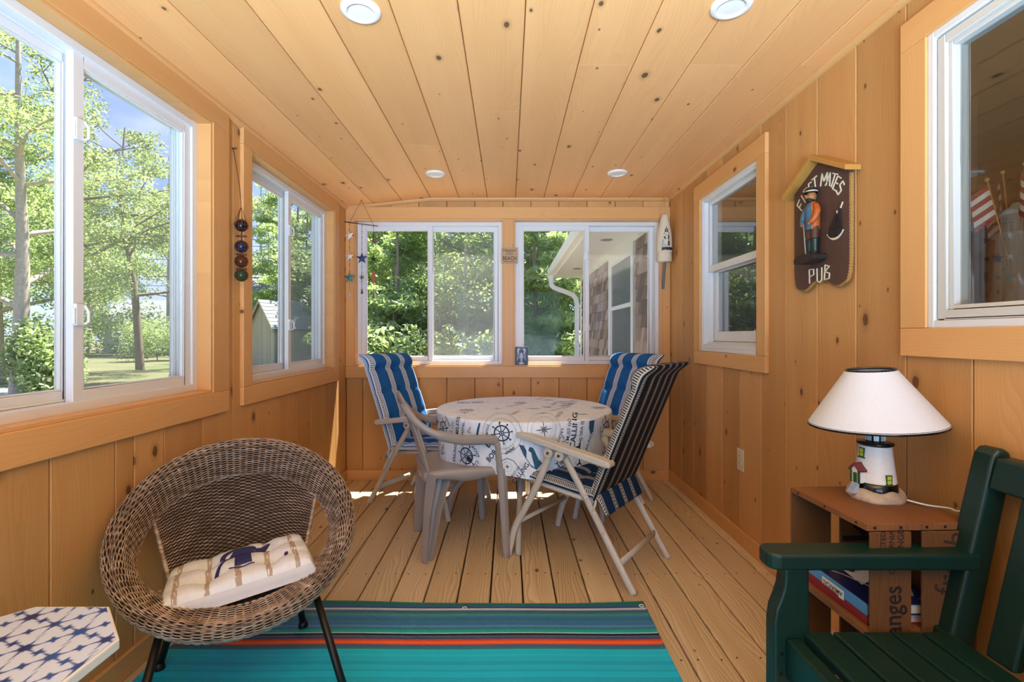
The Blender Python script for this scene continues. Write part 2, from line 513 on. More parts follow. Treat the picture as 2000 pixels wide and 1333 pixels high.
# floor: dark joists below, deck boards with open gaps
fm = MB(); fm.box((XL - 0.13, YN - 0.13, -0.20), (XR + 0.13, YB + 0.13, -0.034))
floor = fm.build('floor', M['dark'], kind='structure')
pitch = 0.1443; x = -0.080 - pitch * 9
while x < XR:
    a, c = max(x + 0.0035, XL + 0.001), min(x + pitch - 0.0035, XR - 0.001)
    if c - a > 0.02:
        m = MB(); r = 0.005
        m.prism([(a, -0.03), (c, -0.03), (c, -r), (c - r * .3, -r * .3), (c - r, 0), (a + r, 0), (a + r * .3, -r * .3), (a, -r)],
                lambda u, v, d: (u, d, v), YN, YB - 0.002)
        m.build('plank', M['deck'], floor)
    x += pitch
sc = MB()
x = -0.080 - pitch * 8
while x < XR:
    for yy in (0.9, 1.31, 1.72, 2.337, 2.745, 3.15, 3.56):
        for dx in (0.03, pitch - 0.03):
            sc.lathe([(0.004, -0.0005), (0.004, 0.0006)], (x + dx, yy + random.Random(int(x * 999 + yy * 77)).uniform(-.008, .008), 0), 6, smooth=False)
    x += pitch
sc.build('deck_screw', simple('screw_head', '#4a3a28', 0.5, 0.5), floor, kind='stuff')

# ceiling boards with their butt joints
cm = MB(); cm.box((XL - 0.13, YN - 0.13, 2.272), (XR + 0.13, YB + 0.13, 2.30))
ceiling = cm.build('ceiling', M['sheath'], kind='structure')
joints = {-2: [2.773, 0.4], 0: [2.358, -0.6], 2: [1.952, -1.2], 4: [1.952, -0.3], 6: [1.955], -4: [0.7], 1: [-0.9], -1: [-0.2], 3: [0.2], 5: [-1.0], -3: [-1.3]}
k = -6
while -0.1674 + 0.2246 * k < XR:
    x0, x1 = max(-0.1674 + 0.2246 * k, XL), min(-0.1674 + 0.2246 * (k + 1), XR)
    if x1 - x0 > 0.01:
        p0 = Vector((x0, zc(x0))); p1 = Vector((x1, zc(x1))); U = (p1 - p0).normalized(); D = Vector((-U.y, U.x)); L = (p1 - p0).length
        g, ch = 0.0014, 0.0036
        prof2 = [(g, 0.016), (g, ch), (g + ch, 0), (L - g - ch, 0), (L - g, ch), (L - g, 0.016)]
        prof = [tuple(p0 + U * a + D * b) for a, b in prof2]
        ys = [YN] + sorted(joints.get(k, [])) + [YB]
        for ya, yb in zip(ys[:-1], ys[1:]):
            MB().prism(prof, lambda u, v, d: (u, d, v), ya + 0.0006, yb - 0.0006).build('plank', M['ceil'], ceiling)
    k += 1
rm = MB(); rm.box((-1.72, -2.4, 2.31), (1.45, 4.13, 2.40))
rm.build('roof', simple('roof_shingle_grey', '#7d7a76', 0.9), kind='structure')

# cove mouldings and baseboards
def cove(name, pts, n1, n2, mat):
    n1, n2 = Vector(n1), Vector(n2); m = MB(); r = 0.024
    prof = [(0, 0), (r, 0)] + [(r * cos(a), r * sin(a)) for a in (0.35, 0.8, 1.2)] + [(0, r)]
    n = len(prof)
    vs = [Vector(p) + n1 * a + n2 * b for p in pts for a, b in prof]
    fs = [(i * n + k, i * n + (k + 1) % n, (i + 1) * n + (k + 1) % n, (i + 1) * n + k) for i in range(len(pts) - 1) for k in range(n)]
    m.add(vs, fs + [tuple(range(n)), tuple(range((len(pts) - 1) * n, len(pts) * n))])
    return m.build(name, mat, kind='structure')
cove('trim_1', [(XL, YN, zc(XL)), (XL, YB, zc(XL))], (1, 0, 0), (0, 0, -1), M['trim_y'])
cove('trim_2', [(XR, YN, ZC), (XR, YB, ZC)], (-1, 0, 0), (0, 0, -1), M['trim_y'])
cove('trim_3', [(XL, YB, zc(XL)), (FOLD, YB, ZC), (XR, YB, ZC)], (0, -1, 0), (0, 0, -1), M['trim_x'])
for nm, a, b, mt in (('baseboard_left', (XL, YN, 0), (XL + 0.016, YB - 0.016, 0.083), 'trim_y'), ('baseboard_right', (XR - 0.016, YN, 0), (XR, YB - 0.016, 0.083), 'trim_y'),
                     ('baseboard_back', (XL, YB - 0.016, 0), (XR, YB, 0.083), 'trim_x')):
    q = MB(); q.box(a, b); q.build(nm, M[mt], kind='structure', bevel=0.003)

# ------------------------------------------------------------------ windows
def ring(m, F, u0, u1, z0, z1, w, d0, d1, wt=None, wb=None):
    """four members of a rectangular frame, width w, from depth d0 to d1"""
    wt = w if wt is None else wt; wb = w if wb is None else wb
    R = lambda a, b, c, d: m.prism([(a, c), (b, c), (b, d), (a, d)], F, d0, d1)
    R(u0, u0 + w, z0, z1); R(u1 - w, u1, z0, z1); R(u0 + w, u1 - w, z0, z0 + wb); R(u0 + w, u1 - w, z1 - wt, z1)
def rect(F, a, b, c, d, d0, d1):
    m = MB(); m.prism([(a, c), (b, c), (b, d), (a, d)], F, d0, d1); return m
def casing(root, F, o, side, w_l, w_r, w_t, w_b, proud=0.018):
    u0, u1, z0, z1 = o
    hx = M['trim_x'] if side == 'b' else M['trim_y']; vx = M['trim_zx'] if side == 'b' else M['trim_zy']
    if w_t: rect(F, u0 - w_l, u1 + w_r, z1, z1 + w_t, -proud, 0.002).build('head_casing', hx, root, bevel=0.0025)
    if w_b: rect(F, u0 - w_l, u1 + w_r, z0 - w_b, z0, -proud, 0.002).build('apron_casing', hx, root, bevel=0.0025)
    if w_l: rect(F, u0 - w_l, u0, z0 + 0.0006, z1 - 0.0006, -proud, 0.002).build('side_casing', vx, root, bevel=0.0025)
    if w_r: rect(F, u1, u1 + w_r, z0 + 0.0006, z1 - 0.0006, -proud, 0.002).build('side_casing', vx, root, bevel=0.0025)
def jambs(root, F, o, side, depth, t=0.012):
    u0, u1, z0, z1 = o
    hx = M['trim_x'] if side == 'b' else M['trim_y']; vx = M['trim_zx'] if side == 'b' else M['trim_zy']
    rect(F, u0, u1, z1 - t, z1, -0.012, depth).build('jamb', hx, root, bevel=0.0015)
    rect(F, u0, u1, z0, z0 + t, -0.012, depth).build('sill', hx, root, bevel=0.0015)
    rect(F, u0, u0 + t, z0 + t, z1 - t, -0.012, depth).build('jamb', vx, root, bevel=0.0015)
    rect(F, u1 - t, u1, z0 + t, z1 - t, -0.012, depth).build('jamb', vx, root, bevel=0.0015)
def latch(F, u, z, d, parent):
    m = MB()
    m.prism([(u - 0.019, z - 0.034), (u + 0.008, z - 0.034), (u + 0.008, z + 0.034), (u - 0.019, z + 0.034)], F, d - 0.012, d)
    m.tube([F(u + 0.012, z + 0.03, d - 0.010), F(u + 0.015, z + 0.01, d - 0.02), F(u + 0.015, z - 0.022, d - 0.02), F(u + 0.006, z - 0.03, d - 0.014)], 0.005, 6)
    m.tube([F(u - 0.022, z + 0.02, d - 0.006), F(u - 0.022, z - 0.03, d - 0.006)], 0.006, 6)
    m.build('latch', M['vinyl'], parent, bevel=0.002, label='white sash latch')
def slider(name, F, o, side, inner, cas, latches=(0.25, 0.78)):
    root = empty(name, kind='structure')
    u0, u1, z0, z1 = o
    casing(root, F, o, side, *cas)
    jambs(root, F, o, side, 0.05)
    t = 0.012
    a, b, c, d = u0 + t, u1 - t, z0 + t, z1 - t
    m = MB(); ring(m, F, a, b, c, d, 0.030, 0.046, 0.135); ring(m, F, a + 0.03, b - 0.03, c + 0.03, d - 0.03, 0.008, 0.083, 0.089); ring(m, F, a + 0.03, b - 0.03, c + 0.03, d - 0.03, 0.012, 0.115, 0.135)
    m.build('frame', M['vinyl'], root, bevel=0.002)
    a += 0.030; b -= 0.030; c += 0.028; d -= 0.028
    mid = (a + b) / 2; ov = 0.020
    halves = {'left': (a, mid + ov), 'right': (mid - ov, b)}
    for hs, (p, q) in halves.items():
        dd = 0.056 if hs == inner else 0.090
        sm = MB(); ring(sm, F, p, q, c, d, 0.036, dd, dd + 0.024)
        ring(sm, F, p + 0.036, q - 0.036, c + 0.036, d - 0.036, 0.006, dd + 0.005, dd + 0.019)
        sash = sm.build('sash', M['vinyl'], root, bevel=0.002)
        rect(F, p + 0.034, q - 0.034, c + 0.034, d - 0.034, dd + 0.010, dd + 0.014).build('pane', M['glass'], sash)
        if hs == inner:
            for fr in latches:
                latch(F, (p + 0.018) if hs == 'right' else (q - 0.018), c + (d - c) * fr, dd, sash)
    p, q = halves['right']
    fm_ = MB(); ring(fm_, F, p + 0.012, q - 0.004, c + 0.004, d - 0.004, 0.014, 0.118, 0.126)
    for uu, zz in ((p + 0.05, c + 0.018), (q - 0.05, c + 0.018), (p + 0.05, d - 0.05), (q - 0.05, d - 0.05)):
        fm_.tube([F(uu, zz, 0.116), F(uu, zz + 0.03, 0.112), F(uu + 0.008, zz + 0.03, 0.112)], 0.0018, 5)
    fr_ = fm_.build('screen_frame', M['vinyl'], root)
    scm = MB(); scm.add([F(p + 0.02, c + 0.01, 0.122), F(q - 0.01, c + 0.01, 0.122), F(q - 0.01, d - 0.01, 0.122), F(p + 0.02, d - 0.01, 0.122)], [(0, 1, 2, 3)])
    scm.build('screen', M['screen'], fr_)
    return root
slider('window_1', FL, OPEN_L[0], 'l', 'right', (0.116, 0.118, 0.090, 0.095))
slider('window_2', FL, OPEN_L[1], 'l', 'right', (0.080, 0.090, 0.088, 0.090))
slider('window_3', FL, OPEN_L[2], 'l', 'right', (0.100, 0.100, 0.090, 0.090))
slider('window_4', FB, OPEN_B[0], 'b', 'left', (0.064, 0.0, 0.0, 0.0), latches=())
slider('window_5', FB, OPEN_B[1], 'b', 'left', (0.0, 0.060, 0.0, 0.0), latches=(0.25, 0.78))
# shared head, apron and mullion casings of the paired back windows
rect(FB, -1.2915, 1.2835, 2.078, 2.172, -0.018, 0.002).build('trim_4', M['trim_x'], kind='structure', bevel=0.0025)
rect(FB, -1.2915, 1.2835, 0.815, 0.905, -0.018, 0.002).build('trim_5', M['trim_x'], kind='structure', bevel=0.0025)
rect(FB, -0.037, 0.041, 0.9056, 2.0774, -0.018, 0.1).build('trim_6', M['trim_zx'], kind='structure', bevel=0.0025)

# double-hung window of the house, seen from its outer side
root = empty('window_6', kind='structure')
o = OPEN_R[0]; casing(root, FR, o, 'r', 0.10, 0.086, 0.102, 0.085)
u0, u1, z0, z1 = o
m = MB(); ring(m, FR, u0, u1, z0, z1, 0.022, -0.006, 0.12); ring(m, FR, u0 + 0.022, u1 - 0.022, z0, z1 - 0.022, 0.012, 0.0, 0.028); ring(m, FR, u0 + 0.022, u1 - 0.022, z0, z1 - 0.022, 0.008, 0.061, 0.065)
m.build('frame', M['vinyl'], root, bevel=0.002)
m = MB(); m.prism([(-0.004, z0 + 0.022), (0.11, z0 + 0.022), (0.11, z0 + 0.075), (-0.004, z0 + 0.045)], lambda d, z, u: FR(u, z, d), u0 + 0.022, u1 - 0.022)
m.build('sill', M['vinyl'], root, bevel=0.002)
m = MB(); ring(m, FR, u0 + 0.024, u1 - 0.024, 1.565, z1 - 0.024, 0.034, 0.030, 0.060, wb=0.040)
sash = m.build('sash', M['vinyl'], root, bevel=0.002); rect(FR, u0 + 0.055, u1 - 0.055, 1.60, z1 - 0.055, 0.043, 0.047).build('pane', M['glass_double'], sash)
m = MB(); ring(m, FR, u0 + 0.030, u1 - 0.030, z0 + 0.068, 1.60, 0.044, 0.066, 0.096, wb=0.060)
sash = m.build('sash', M['vinyl'], root, bevel=0.002); rect(FR, u0 + 0.07, u1 - 0.07, z0 + 0.12, 1.575, 0.079, 0.083).build('pane', M['glass_double'], sash)

# large fixed window of the house near the camera
root = empty('window_7', kind='structure')
o = OPEN_R[1]; casing(root, FR, o, 'r', 0.096, 0.096, 0.090, 0.088)
u0, u1, z0, z1 = o
m = MB(); ring(m, FR, u0, u1, z0, z1, 0.022, -0.012, 0.10); m.build('frame', M['vinyl'], root, bevel=0.003)
m = MB(); ring(m, FR, u0 + 0.022, u1 - 0.022, z0 + 0.022, z1 - 0.022, 0.006, 0.004, 0.09); m.build('gasket', M['gasket'], root)
m = MB(); ring(m, FR, u0 + 0.027, u1 - 0.027, z0 + 0.026, z1 - 0.027, 0.026, -0.006, 0.06); ring(m, FR, u0 + 0.053, u1 - 0.053, z0 + 0.052, z1 - 0.053, 0.014, 0.004, 0.05)
sash = m.build('sash', M['vinyl_warm'], root, bevel=0.003)
rect(FR, u0 + 0.064, u1 - 0.064, z0 + 0.062, z1 - 0.064, 0.026, 0.030).build('pane', M['glass_double'], sash)

# dim house interior behind the two right-hand windows
dk = simple('interior_paint', '#6b5340', 0.8)
light('house_room_fill', 'AREA', 4, (2.6, 1.6, 2.36), (0, 0, -1), shape='DISK', size=0.4, color=(1.0, 0.9, 0.75))  # unseen fill light added so the jar behind the big window shows
hi = MB(); hi.box((4.2, 0.0, -0.1), (4.3, 4.5, 2.5)); hi.build('wall_inner_far', dk, kind='structure')
hi = MB(); hi.box((XR + 0.145, -0.1, -0.1), (4.2, 0.0, 2.5)); hi.build('wall_inner_near', dk, kind='structure')
hi = MB(); hi.box((XR + 0.145, 4.0, -0.1), (4.2, 4.1, 2.5)); hi.build('wall_inner_back', dk, kind='structure')
hi = MB(); hi.box((XR + 0.145, 0, 2.40), (4.2, 4.0, 2.5)); hi.build('wall_inner_top', dk, kind='structure')
hi = MB(); hi.box((XR + 0.145, 0, -0.1), (4.2, 4.0, 0.0)); hi.build('wall_inner_bottom', dk, kind='structure')

# recessed ceiling lights
m_lens = simple('lamp_lens', (0.82, 0.79, 0.75), 0.5, var=0.01)
M['lamp_white'] = simple('lamp_white_enamel', (0.80, 0.77, 0.73), 0.5, var=0.02)
spots = [(-0.495, 1.623, 'white round recessed ceiling light near the top edge, above the wicker chair'), (0.737, 1.60, 'white round recessed ceiling light near the top edge, on the house wall side'),
         (-0.491, 3.258, 'white round recessed ceiling light over the blue striped chair by the star chime'), (0.731, 3.243, 'white round recessed ceiling light over the dark striped chair by the house wall')]
for i, (x, y, lb) in enumerate(spots):
    r = empty('ceiling_light', (x, y, ZC), label=lb, cat='ceiling light', group='recessed ceiling lights')
    m = MB(); m.lathe([(0.066, 0.001), (0.066, -0.004), (0.062, -0.010), (0.050, -0.0125), (0.043, -0.011), (0.042, -0.007)], seg=32, caps=False); m.build('trim_ring', M['lamp_white'], r)
    m = MB(); m.lathe([(0.0001, -0.0078), (0.030, -0.0082), (0.0425, -0.0072)], seg=28, caps=False); m.build('lens', m_lens, r)
# ------------------------------------------------------------------ rug
def rug_mat():
    m = NT('striped_woven_rug')
    se = m.n('ShaderNodeSeparateXYZ', {0: m.obj()}); x, y = se.outputs[0], se.outputs[1]
    wob = m.math('MULTIPLY', m.math('SUBTRACT', m.noise(m.n('ShaderNodeCombineXYZ', {0: m.math('MULTIPLY', x, 2.0), 1: y}).outputs[0], 1.0, 1), 0.5), 0.006)
    yy = m.math('ADD', y, wob)
    seq = [(2.075, '#1f6a5c'), (2.050, '#2f5f8f'), (2.036, '#2a4a78'), (2.027, '#b9bedb'), (2.013, '#3a6a74'), (1.990, '#3f8a92'), (1.972, '#2b76ad'), (1.955, '#2f6ca0'), (1.945, '#4d7a55'), (1.938, '#2c77ae'),
           (1.925, '#3a6fae'), (1.912, '#5a8fb5'), (1.900, '#2a7f9c'), (1.882, '#20a6a0'), (1.866, '#16b5ae'), (1.862, '#c9d6e6'), (1.857, '#1c1f2b'), (1.846, '#5b7a9c'), (1.838, '#3e4f78'), (1.824, '#8a4a5a'), (1.820, '#d8492a'), (1.812, '#ef6a38'), (1.800, '#e0502f'), (1.792, '#6b5a72'), (1.786, '#3b6a8e'), (1.772, '#2c7d94'), (1.764, '#18c2e2')]
    lo, hi = 0.9, 2.10
    rng = random.Random(4); y0 = 1.764
    pal = ['#14bce0', '#1bd0ee', '#10aad0', '#1cc6e6', '#14b9de', '#26d4ee', '#16a6d4']
    while y0 > 1.50:
        y0 -= rng.uniform(0.006, 0.022); seq.append((y0, rng.choice(pal)))
    seq = sorted(seq)
    f = m.n('ShaderNodeMapRange', {0: yy, 1: lo, 2: hi, 3: 0.0, 4: 1.0}).outputs[0]
    # ramps hold 32 stops each: two ramps joined
    def rp(part):
        st = [((max(lo, a) - lo) / (hi - lo), lin(c)) for a, c in part]
        return m.ramp(f, st, True)
    lowp = [q for q in seq if q[0] <= 1.80]; highp = [q for q in seq if q[0] > 1.77]
    lowp = lowp[-30:]; highp = highp[:31]
    # a stop's colour runs upward from its position; the lists above give the upper bound, so shift by one
    def up(part): return [(part[i - 1][0] if i else lo, part[i][1]) for i in range(len(part))]
    sw = m.math('GREATER_THAN', f, (1.786 - lo) / (hi - lo))
    col = m.mix(sw, rp(up(lowp)), rp(up(highp)))
    # the near stripes repeat the far ones outside the picture
    chk = m.n('ShaderNodeTexWave', {'Vector': m.n('ShaderNodeCombineXYZ', {0: m.math('ADD', m.math('MULTIPLY', x, 1.0), m.math('MULTIPLY', y, 0.8)), 1: y}).outputs[0], 'Scale': 52.0, 'Distortion': 0.4, 'Detail': 0.0}).outputs['Fac']
    row = m.n('ShaderNodeTexWave', {'Vector': m.n('ShaderNodeCombineXYZ', {0: y}).outputs[0], 'Scale': 80.0, 'Distortion': 0.3, 'Detail': 1.0}).outputs['Fac']
    wv = m.math('ADD', m.math('MULTIPLY', chk, 0.5), m.math('MULTIPLY', row, 0.5))
    dk = m.math('MULTIPLY_ADD', wv, 0.34, 1.02)
    col = m.mix(1.0, col, m.n('ShaderNodeCombineColor', {0: dk, 1: dk, 2: dk}).outputs[0], 'MULTIPLY')
    return m.bsdf(col, 0.45, bump=wv, strength=0.5, dist=0.003, Specular_IOR_Level=0.35)
def rug_pt(u, v):
    x = -1.24 + 1.815 * u; y = -0.3 + 2.372 * v
    z = 0.004 + 0.0035 * (0.5 + 0.5 * sin(x * 5.1 + y * 2.3)) * smoothstep(0.9, 1.0, v) + 0.0015 * sin(x * 9 + y * 4)
    y += 0.008 * sin(u * 6.0 + 0.5) * smoothstep(0.85, 1, v)
    return (x, y, z)
m = MB(); m.grid(rug_pt, 60, 60)
m.tube([rug_pt(i / 40, 1.0) for i in range(41)], 0.003, 6); m.tube([rug_pt(1.0, i / 40) for i in range(41)], 0.003, 6); m.tube([rug_pt(0.0, i / 40) for i in range(41)], 0.003, 6)
rug = m.build('rug', rug_mat(), label='turquoise striped plastic outdoor rug with one orange stripe, lying on the deck', cat='rug', recalc=False)
g = MB(); c = Vector(rug_pt(0.582, 0.983)); g.lathe([(0.007, 0.003), (0.0095, 0.0055), (0.011, 0.003)], c, 16, caps=False)
c = Vector(rug_pt(0.992, 0.985)); g.lathe([(0.007, 0.003), (0.0095, 0.0055), (0.011, 0.003)], c, 16, caps=False)
g.build('grommet', simple('white_grommet', '#e8ecee', 0.4), rug, kind='stuff')

# ------------------------------------------------------------------ table with cloth
TC = Vector((0.095, 3.02, 0)); TR = 0.535; TZ = 0.70
m_tab = simple('grey_white_resin', '#b9b4ac', 0.5, var=0.04)
t = empty('dining_table', TC, label='round patio table hidden under the nautical cloth, on four bent legs', cat='table')
m = MB(); m.lathe([(0.05, TZ - 0.03), (TR - 0.03, TZ - 0.03), (TR - 0.008, TZ - 0.02), (TR - 0.008, TZ - 0.006), (TR - 0.02, TZ - 0.002), (0.0001, TZ - 0.002)], seg=48); m.build('tabletop', m_tab, t)
m = MB(); m.lathe([(0.055, 0.38), (0.05, 0.5), (0.05, TZ - 0.03)], seg=16); m.build('column', m_tab, t)
for a in (-1.66, -0.10, 1.48, 2.94):
    pts = catmull([(0.03, 0, 0.47), (0.16, 0, 0.44), (0.32, 0, 0.31), (0.43, 0, 0.185), (0.475, 0, 0.11), (0.486, 0, 0.0)], 5)
    m = MB(); m.tube([(p.x * cos(a), p.x * sin(a), p.z) for p in pts], 0.016, 8); m.build('leg', m_tab, t)

DROP = 0.285
def fold(th): return 0.011 * sin(5 * th + 0.6) + 0.007 * sin(11 * th + 1.1) + 0.004 * sin(17 * th)
def cloth_side(arc, s, off=0.0):
    """arc: metres round the rim from the side facing the camera, s: metres below the top edge"""
    th = arc / (TR + 0.01)
    k = max(0.0, s) / DROP
    r = TR + 0.006 + fold(th) * k - 0.014 * k + off
    if s < 0.008: r -= 0.008 * (1 - max(0, s) / 0.008) ** 2
    z = TZ + 0.003 - s - 0.012 * sin(3 * th + 0.3) * k * k
    return (TC.x + r * sin(th), TC.y - r * cos(th), z)
def cloth_top(x, y, off=0.0):
    return (TC.x + x, TC.y + y, TZ + 0.003 + 0.0012 * sin(17 * x + 5 * y) * sin(13 * y - 4 * x) + off)
m_cl = NT('white_cotton_cloth')
nb = m_cl.noise(m_cl.obj(), 45, 4)
wr_ = m_cl.noise(m_cl.n('ShaderNodeMapping', {0: m_cl.obj(), 'Scale': (12, 30, 12)}).outputs[0], 1.0, 3, dist=0.6)
faint = m_cl.ramp(m_cl.noise(m_cl.n('ShaderNodeMapping', {0: m_cl.obj(), 'Scale': (20, 26, 6)}).outputs[0], 1.0, 4, 0.7, 1.5), [(0.50, (0.84, 0.90, 0.99, 1)), (0.62, (0.68, 0.76, 0.90, 1))])
m_cloth = m_cl.bsdf(faint, 0.55, bump=m_cl.math('ADD', m_cl.math('MULTIPLY', nb, 0.2), wr_), strength=0.35, dist=0.006, Specular_IOR_Level=0.3)
m = MB(); N_ = 160
vs = [cloth_top(0, 0)]; 
rr = [0.06, 0.14, 0.22, 0.30, 0.38, 0.45, 0.50, TR - 0.006]
for r in rr:
    for k in range(N_): vs.append(cloth_top(r * sin(2 * pi * k / N_), -r * cos(2 * pi * k / N_)))
sl = [0.0, 0.004, 0.01, 0.03, 0.06, 0.10, 0.14, 0.18, 0.22, 0.26, DROP]
for s_ in sl:
    for k in range(N_): vs.append(cloth_side(2 * pi * k / N_ * (TR + 0.01), s_))
fs = [(0, 1 + k, 1 + (k + 1) % N_) for k in range(N_)]
for j in range(len(rr) + len(sl) - 1):
    for k in range(N_):
        k2 = (k + 1) % N_; b = 1 + j * N_
        fs.append((b + k, b + N_ + k, b + N_ + k2, b + k2))
m.add(vs, fs, 0, True)
cloth = m.build('tablecloth', m_cloth, label='round white tablecloth with navy nautical print, draped over the table', cat='tablecloth')
A = Art(); B = Art(); G = Art()      # navy, boat blue, pale grey print
def wheel(A, c, r, sp=8, w=0.006):
    A.circle(c, r, w * 1.2); A.circle(c, r * 0.28, w * .8)
    A.disc(c, r * 0.13)
    for i in range(sp):
        a = 2 * pi * i / sp + 0.2
        A.stroke([(c[0] + r * .2 * cos(a), c[1] + r * .2 * sin(a)), (c[0] + r * 1.42 * cos(a), c[1] + r * 1.42 * sin(a))], w * .75)
        A.disc((c[0] + r * 1.4 * cos(a), c[1] + r * 1.4 * sin(a)), w * .8)
def compass(A, c, r, n=8):
    for i in range(n):
        a = 2 * pi * i / n + 0.1; L = r if i % 2 == 0 else r * .6
        A.poly([c, (c[0] + r * .2 * cos(a - .4), c[1] + r * .2 * sin(a - .4)), (c[0] + L * cos(a), c[1] + L * sin(a))])
        A.stroke([c, (c[0] + L * cos(a), c[1] + L * sin(a)), (c[0] + r * .2 * cos(a + .4), c[1] + r * .2 * sin(a + .4))], 0.0015)
def anchor(A, c, r, rot=0):
    R = lambda x, y: (c[0] + r * (x * cos(rot) - y * sin(rot)), c[1] + r * (x * sin(rot) + y * cos(rot)))
    A.stroke([R(0, .7), R(0, -.9)], r * .16); A.stroke([R(-.4, .4), R(.4, .4)], r * .14)
    A.circle(R(0, .9), r * .18, r * .1, n=14); A.stroke([R(.75 * cos(t), -.15 + .75 * sin(t)) for t in [pi + .1 + i * (pi - .2) / 14 for i in range(15)]], r * .16)
def whale(A, c, r, rot=0):
    R = lambda x, y: (c[0] + r * (x * cos(rot) - y * sin(rot)), c[1] + r * (x * sin(rot) + y * cos(rot)))
    A.poly([R(-1, .5), R(-.4, .35), R(0, 0), R(.4, .35), R(1, .5), R(.5, 0), R(.15, -.4), R(.1, -1), R(-.1, -1), R(-.15, -.4), R(-.5, 0)])
# y is up on the cloth side: (arc, -s)
wheel(A, (-0.133, -0.058), 0.040)
G.circle((-0.133, -0.06), 0.078, 0.002); G.circle((-0.133, -0.06), 0.105, 0.002); G.circle((-0.133, -0.06), 0.108, 0.001)
A.arc_text('COMPASS', (-0.133, -0.06), 0.085, 0.017, pi * .98, 0.02)
G.arc_text('ATLANTIC', (-0.133, -0.06), 0.083, 0.018, -pi / 2 + .3, 0.0, True)
compass(A, (0.089, -0.036), 0.045); G.circle((0.089, -0.036), 0.066, 0.0018); G.circle((0.089, -0.036), 0.088, 0.0018)
A.arc_text('YACHT', (0.089, -0.036), 0.10, 0.022, -0.35, 0.025)
B.poly([(-0.043, -0.112), (0.03, -0.126), (0.078, -0.205), (0.050, -0.236), (0.022, -0.222), (-0.018, -0.165)])
A.text('CALLING', (0.262, -0.050), 0.046, 1.45, 0.018); A.text('THE SEA IS', (0.310, -0.075), 0.030, 1.45, 0.012); A.text('I MUST GO', (0.228, -0.050), 0.026, 1.45, 0.01)
whale(A, (0.295, -0.135), 0.028, 0.6); anchor(A, (0.200, -0.090), 0.018, 0.3)
G.circle((0.285, -0.130), 0.05, 0.002)
B.poly([(0.37, -0.012), (0.415, -0.012), (0.41, -0.075), (0.385, -0.085), (0.37, -0.05)])
wheel(A, (-0.355, -0.205), 0.045, 7); A.disc((-0.335, -0.220), 0.016); A.circle((-0.345, -0.210), 0.03, 0.004, -1, 1.8)
A.arc_text('YACHT CLUB', (-0.350, -0.205), 0.073, 0.026, 0.0, 0.02)
A.text('SAILING', (-0.455, -0.205), 0.030, 1.35, 0.01); A.text('TIMELESS', (-0.420, -0.065), 0.036, 1.40, 0.015); G.text('SEA LIFE', (-0.465, -0.07), 0.026, 1.40, 0.01); A.text('COASTAL', (-0.375, -0.07), 0.024, 1.38, 0.01)
anchor(A, (-0.325, -0.055), 0.017, -0.5); B.poly([(-0.285, -0.09), (-0.272, -0.09), (-0.262, -0.05), (-0.252, -0.012), (-0.262, -0.012), (-0.275, -0.045)])
A.text('BOB', (-0.195, -0.185), 0.040, 0.9, 0.02); A.text('B', (-0.215, -0.125), 0.045, 0.9, 0.03)
for q in (-.006, .006): A.stroke([(-0.115 + .05 * i / 10, -0.165 + 0.035 * i / 10 + q * sin(i * .9)) for i in range(11)], 0.004)
# round-topped badge with lettering
A.stroke([(-0.150, -0.275), (-0.150, -0.235), (-0.135, -0.205), (-0.105, -0.19), (-0.070, -0.20), (-0.01, -0.275)], 0.003); G.circle((-0.105, -0.235), 0.026, 0.0015); compass(A, (-0.105, -0.235), 0.015)
A.text('CALLING', (-0.036, -0.262), 0.034, 0.95, 0.015); A.text('I MUST GO', (-0.065, -0.262), 0.018, 0.95, 0.01)
compass(G, (-0.165, -0.20), 0.022)
A.arc_text('YACHT CLUB', (0.18, -0.21), 0.05, 0.024, -0.8, 0.015); wheel(A, (0.19, -0.205), 0.026, 8, 0.004); whale(A, (0.30, -0.22), 0.025, 1.0); anchor(A, (0.38, -0.2), 0.03, .5)
A.text('SAILING', (0.37, -0.13), 0.030, 1.1, 0.01)
rng = random.Random(9)
for side in (1, -1):   # the print goes on round the far side
    for i in range(5):
        x0 = side * (0.56 + 0.21 * i)
        wheel(A, (x0, -0.08), 0.04); A.arc_text('YACHT CLUB', (x0, -0.08), 0.075, 0.022, rng.uniform(0, 6), 0.015); A.text('CALLING', (x0 + side * 0.09, -0.16), 0.036, 1.3, .015); anchor(A, (x0, -0.2), 0.028, rng.uniform(-1, 1)); compass(A, (x0 + side * .12, -0.06), 0.04)
navy = simple('navy_print', '#24304c', 0.6, var=0.15); blue_p = simple('sea_blue_print', '#1d5579', 0.6, var=0.25, scale=60); grey_p = simple('pale_grey_print', '#8d95a3', 0.6, var=0.1)
PS = lambda off: (lambda x, y, d: cloth_side(x, -y, off + d))
A.build('navy_print', navy, PS(0.0016), cloth); B.build('boat_print', blue_p, PS(0.0013), cloth); G.build('grey_print', grey_p, PS(0.0010), cloth)
T1 = Art(); T2 = Art()
for k in range(26):
    a = rng.uniform(0, 2 * pi); r = 0.47 * sqrt(rng.random()); c = (r * cos(a), r * sin(a)); q = rng.random(); ro = rng.uniform(-.4, .4) + 1.2
    if q < .2: wheel(T1, c, 0.035, 8, 0.005)
    elif q < .4: compass(T1, c, 0.045)
    elif q < .55: anchor(T1, c, 0.03, ro)
    elif q < .8: T1.text(rng.choice(['CALLING', 'SAILING', 'YACHT CLUB', 'THE SEA IS']), c, 0.034, ro, 0.01)
    else: T2.poly([(c[0] - .05, c[1] + .008), (c[0] + .02, c[1] + .012), (c[0] + .055, c[1] - .01), (c[0] - .01, c[1] - .008)])
